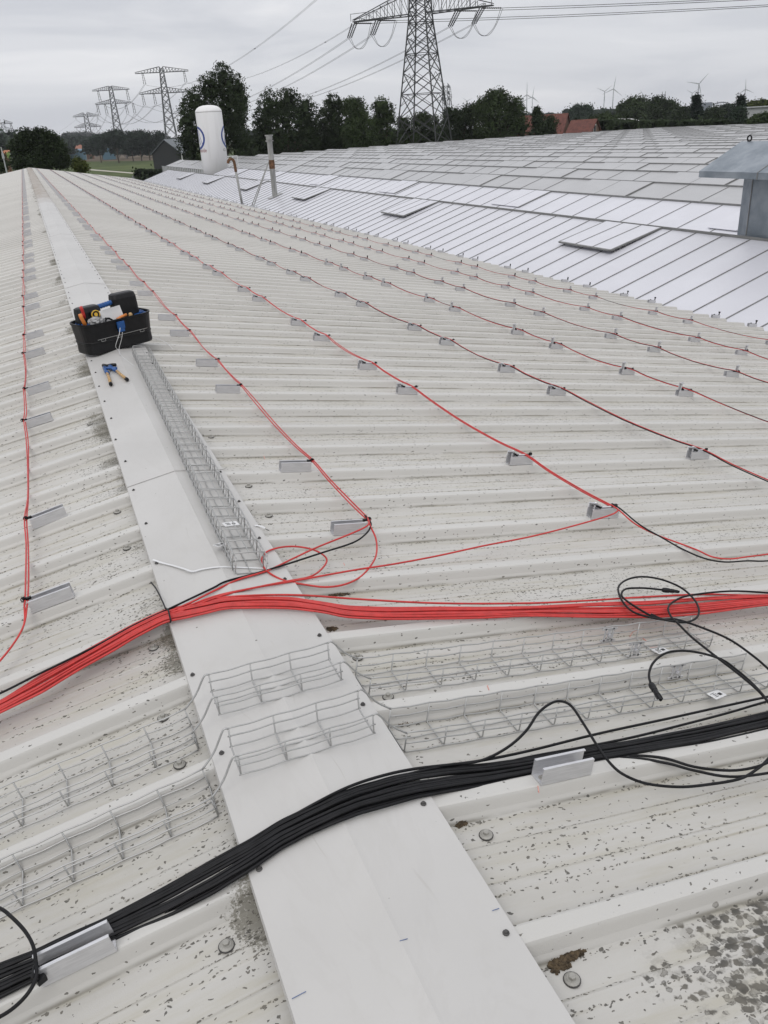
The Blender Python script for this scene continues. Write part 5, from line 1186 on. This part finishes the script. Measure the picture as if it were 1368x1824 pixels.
def line(a, b, sag, label, r=.026, pair=.4, sp=True):
    d = (b - a).normalized(); s = Vector((-d.y, d.x, 0)) * pair / 2; t = thing('power_line', label, 'power line', a, 'power lines strung between the pylons')
    for q in (-1, 1):
        mb = MB(); mb.tube(catenary(a + s * q, b + s * q, sag), r, 4, caps=False); mb.build('conductor', M['wire'], t)
    if sp:
        mb = MB(); cc = catenary(a, b, sag, 26)
        mb.box(cc[7], (.1, .42, .16), Matrix.Rotation(math.atan2(d.y, d.x), 3, 'Z'))
        mb.build('spacer', M['wire'], t)
upA = [atA[(round(zarm + 10.5), -10)] + Vector((0, 0, -1)), atA[(round(zarm + 10.5), 10)] + Vector((0, 0, -1))]
names = ['outer left', 'inner left', 'inner right', 'outer right']
order = [2, 3, 4, 5]
for q, o_ in enumerate(OFA):
    line(endsL[o_], attB[order[q]], 7.5, 'power line from the %s end of the largest pylon arm towards the left pylons' % names[q])
    line(endsR[o_], endsR[o_] + dirR * 330 + Vector((0, 0, 3)), 6.5, 'power line from the %s end of the largest pylon arm out to the right' % names[q])
for q, a in enumerate(upA):
    line(a, attB[q], 7.5, 'high twin power line from %s of the picture top to the left pylons' % ('left', 'right')[q])
    line(a + Vector((0, 0, -1)), a + dirR * 330 + Vector((0, 0, 1)), 8, 'high twin power line leaving towards the top right corner, %s one' % ('farther', 'nearer')[q])
for q in range(6):
    line(attB[q], attC[q], 7, 'thin power line between the first and middle left pylons, %s of six' % ORD[q], .05, .5, False)
    line(attC[q], attD[q], 8, 'thin power line between the middle and smallest left pylons, %s of six' % ORD[q], .05, .5, False)
    line(attD[q], attE[q], 10, 'thin power line between the smallest and leftmost pylons, %s of six' % ORD[q], .06, .6, False)

# ------------------------------------------------------------------ wind turbines
M['turb'] = plain('turbine_white', (.30, .31, .32), .5, .0, .04)
for lab, hx_, hy_, bl, ph_, D in (('wind turbine left of the red roofs, the nearer one with an upright blade', 938.5, 169, 21, 90, 2600), ('wind turbine left of the red roofs, the smaller one in the pair', 948.5, 172.5, 17, 80, 3000), ('wind turbine, the left one of the pair above the centre right trees', 1077, 163, 16, 155, 3000), ('wind turbine, the taller right one of the pair above the centre right trees', 1093, 158.5, 21, 82, 2600),
                                ('wind turbine mostly hidden behind the large rounded tree', 1147, 171.5, 13, 125, 3200), ('largest wind turbine, above the narrow dark conifer', 1245, 149.5, 22, 48, 2300), ('small wind turbine left of the largest one', 1233, 166, 12, 150, 3400), ('wind turbine above the pointed tree near the right edge', 1328, 159, 17, 95, 2800), ('tiny wind turbine right behind the largest pylon', 832, 180, 10, 25, 3600)):
    c = far(hx_, hy_, D); t = thing('wind_turbine', lab, 'wind turbine', (c.x, c.y, GZ), 'wind turbines on the horizon'); sc = (far(hx_ + 1, hy_, D) - far(hx_, hy_, D)).length
    az = math.atan2(c.y, c.x - CAM[0]); fwd = Vector((-math.cos(az), -math.sin(az), 0)); rt = Vector((math.sin(az), -math.cos(az), 0))
    mb = MB(); mb.tube([(c.x, c.y, GZ), (c.x, c.y, c.z - 1)], 1.9, 10, r2=1.15); mb.build('tower', M['turb'], t, smooth=True)
    mb = MB(); mb.tube([c - fwd * 6, c + fwd * 4], 1.9, 8, r2=1.6); mb.build('nacelle', M['turb'], t)
    for k in range(3):
        a = math.radians(ph_ + 120 * k); dv = rt * math.cos(a) + Vector((0, 0, 1)) * math.sin(a); pv = dv.cross(fwd); q = c + fwd * 5; mb = MB(); Lb = bl * sc
        mb.v = [tuple(q + dv * f * Lb + pv * s_ + fwd * z) for f, w0, th_ in ((0, 1.0, .9), (.15, 1.9, .7), (.5, 1.2, .4), (1, .35, .15)) for s_, z in ((-w0 * .5, -th_ / 2), (w0 * .7, -th_ / 2), (w0 * .7, th_ / 2), (-w0 * .5, th_ / 2))]
        for i in range(3):
            for j in range(4): n0 = i * 4; mb.f.append([n0 + j, n0 + (j + 1) % 4, n0 + 4 + (j + 1) % 4, n0 + 4 + j]); mb.m.append(0)
        mb.build('blade', M['turb'], t)

# ------------------------------------------------------------------ thin air haze
mb = MB(); mb.box((1200, 1400, 60), (7000, 7200, 134)); hz = mb.build('haze', None); hz.data.materials.clear()
hm = bpy.data.materials.new('haze_air'); hm.use_nodes = True; ht = hm.node_tree; ht.nodes.clear()
ho = ht.nodes.new('ShaderNodeOutputMaterial'); hp = ht.nodes.new('ShaderNodeVolumePrincipled'); hp.inputs['Density'].default_value = .0001; hp.inputs['Color'].default_value = (.9, .93, 1, 1)
ht.links.new(hp.outputs[0], ho.inputs['Volume']); hz.data.materials.append(hm); hz['kind'] = 'stuff'
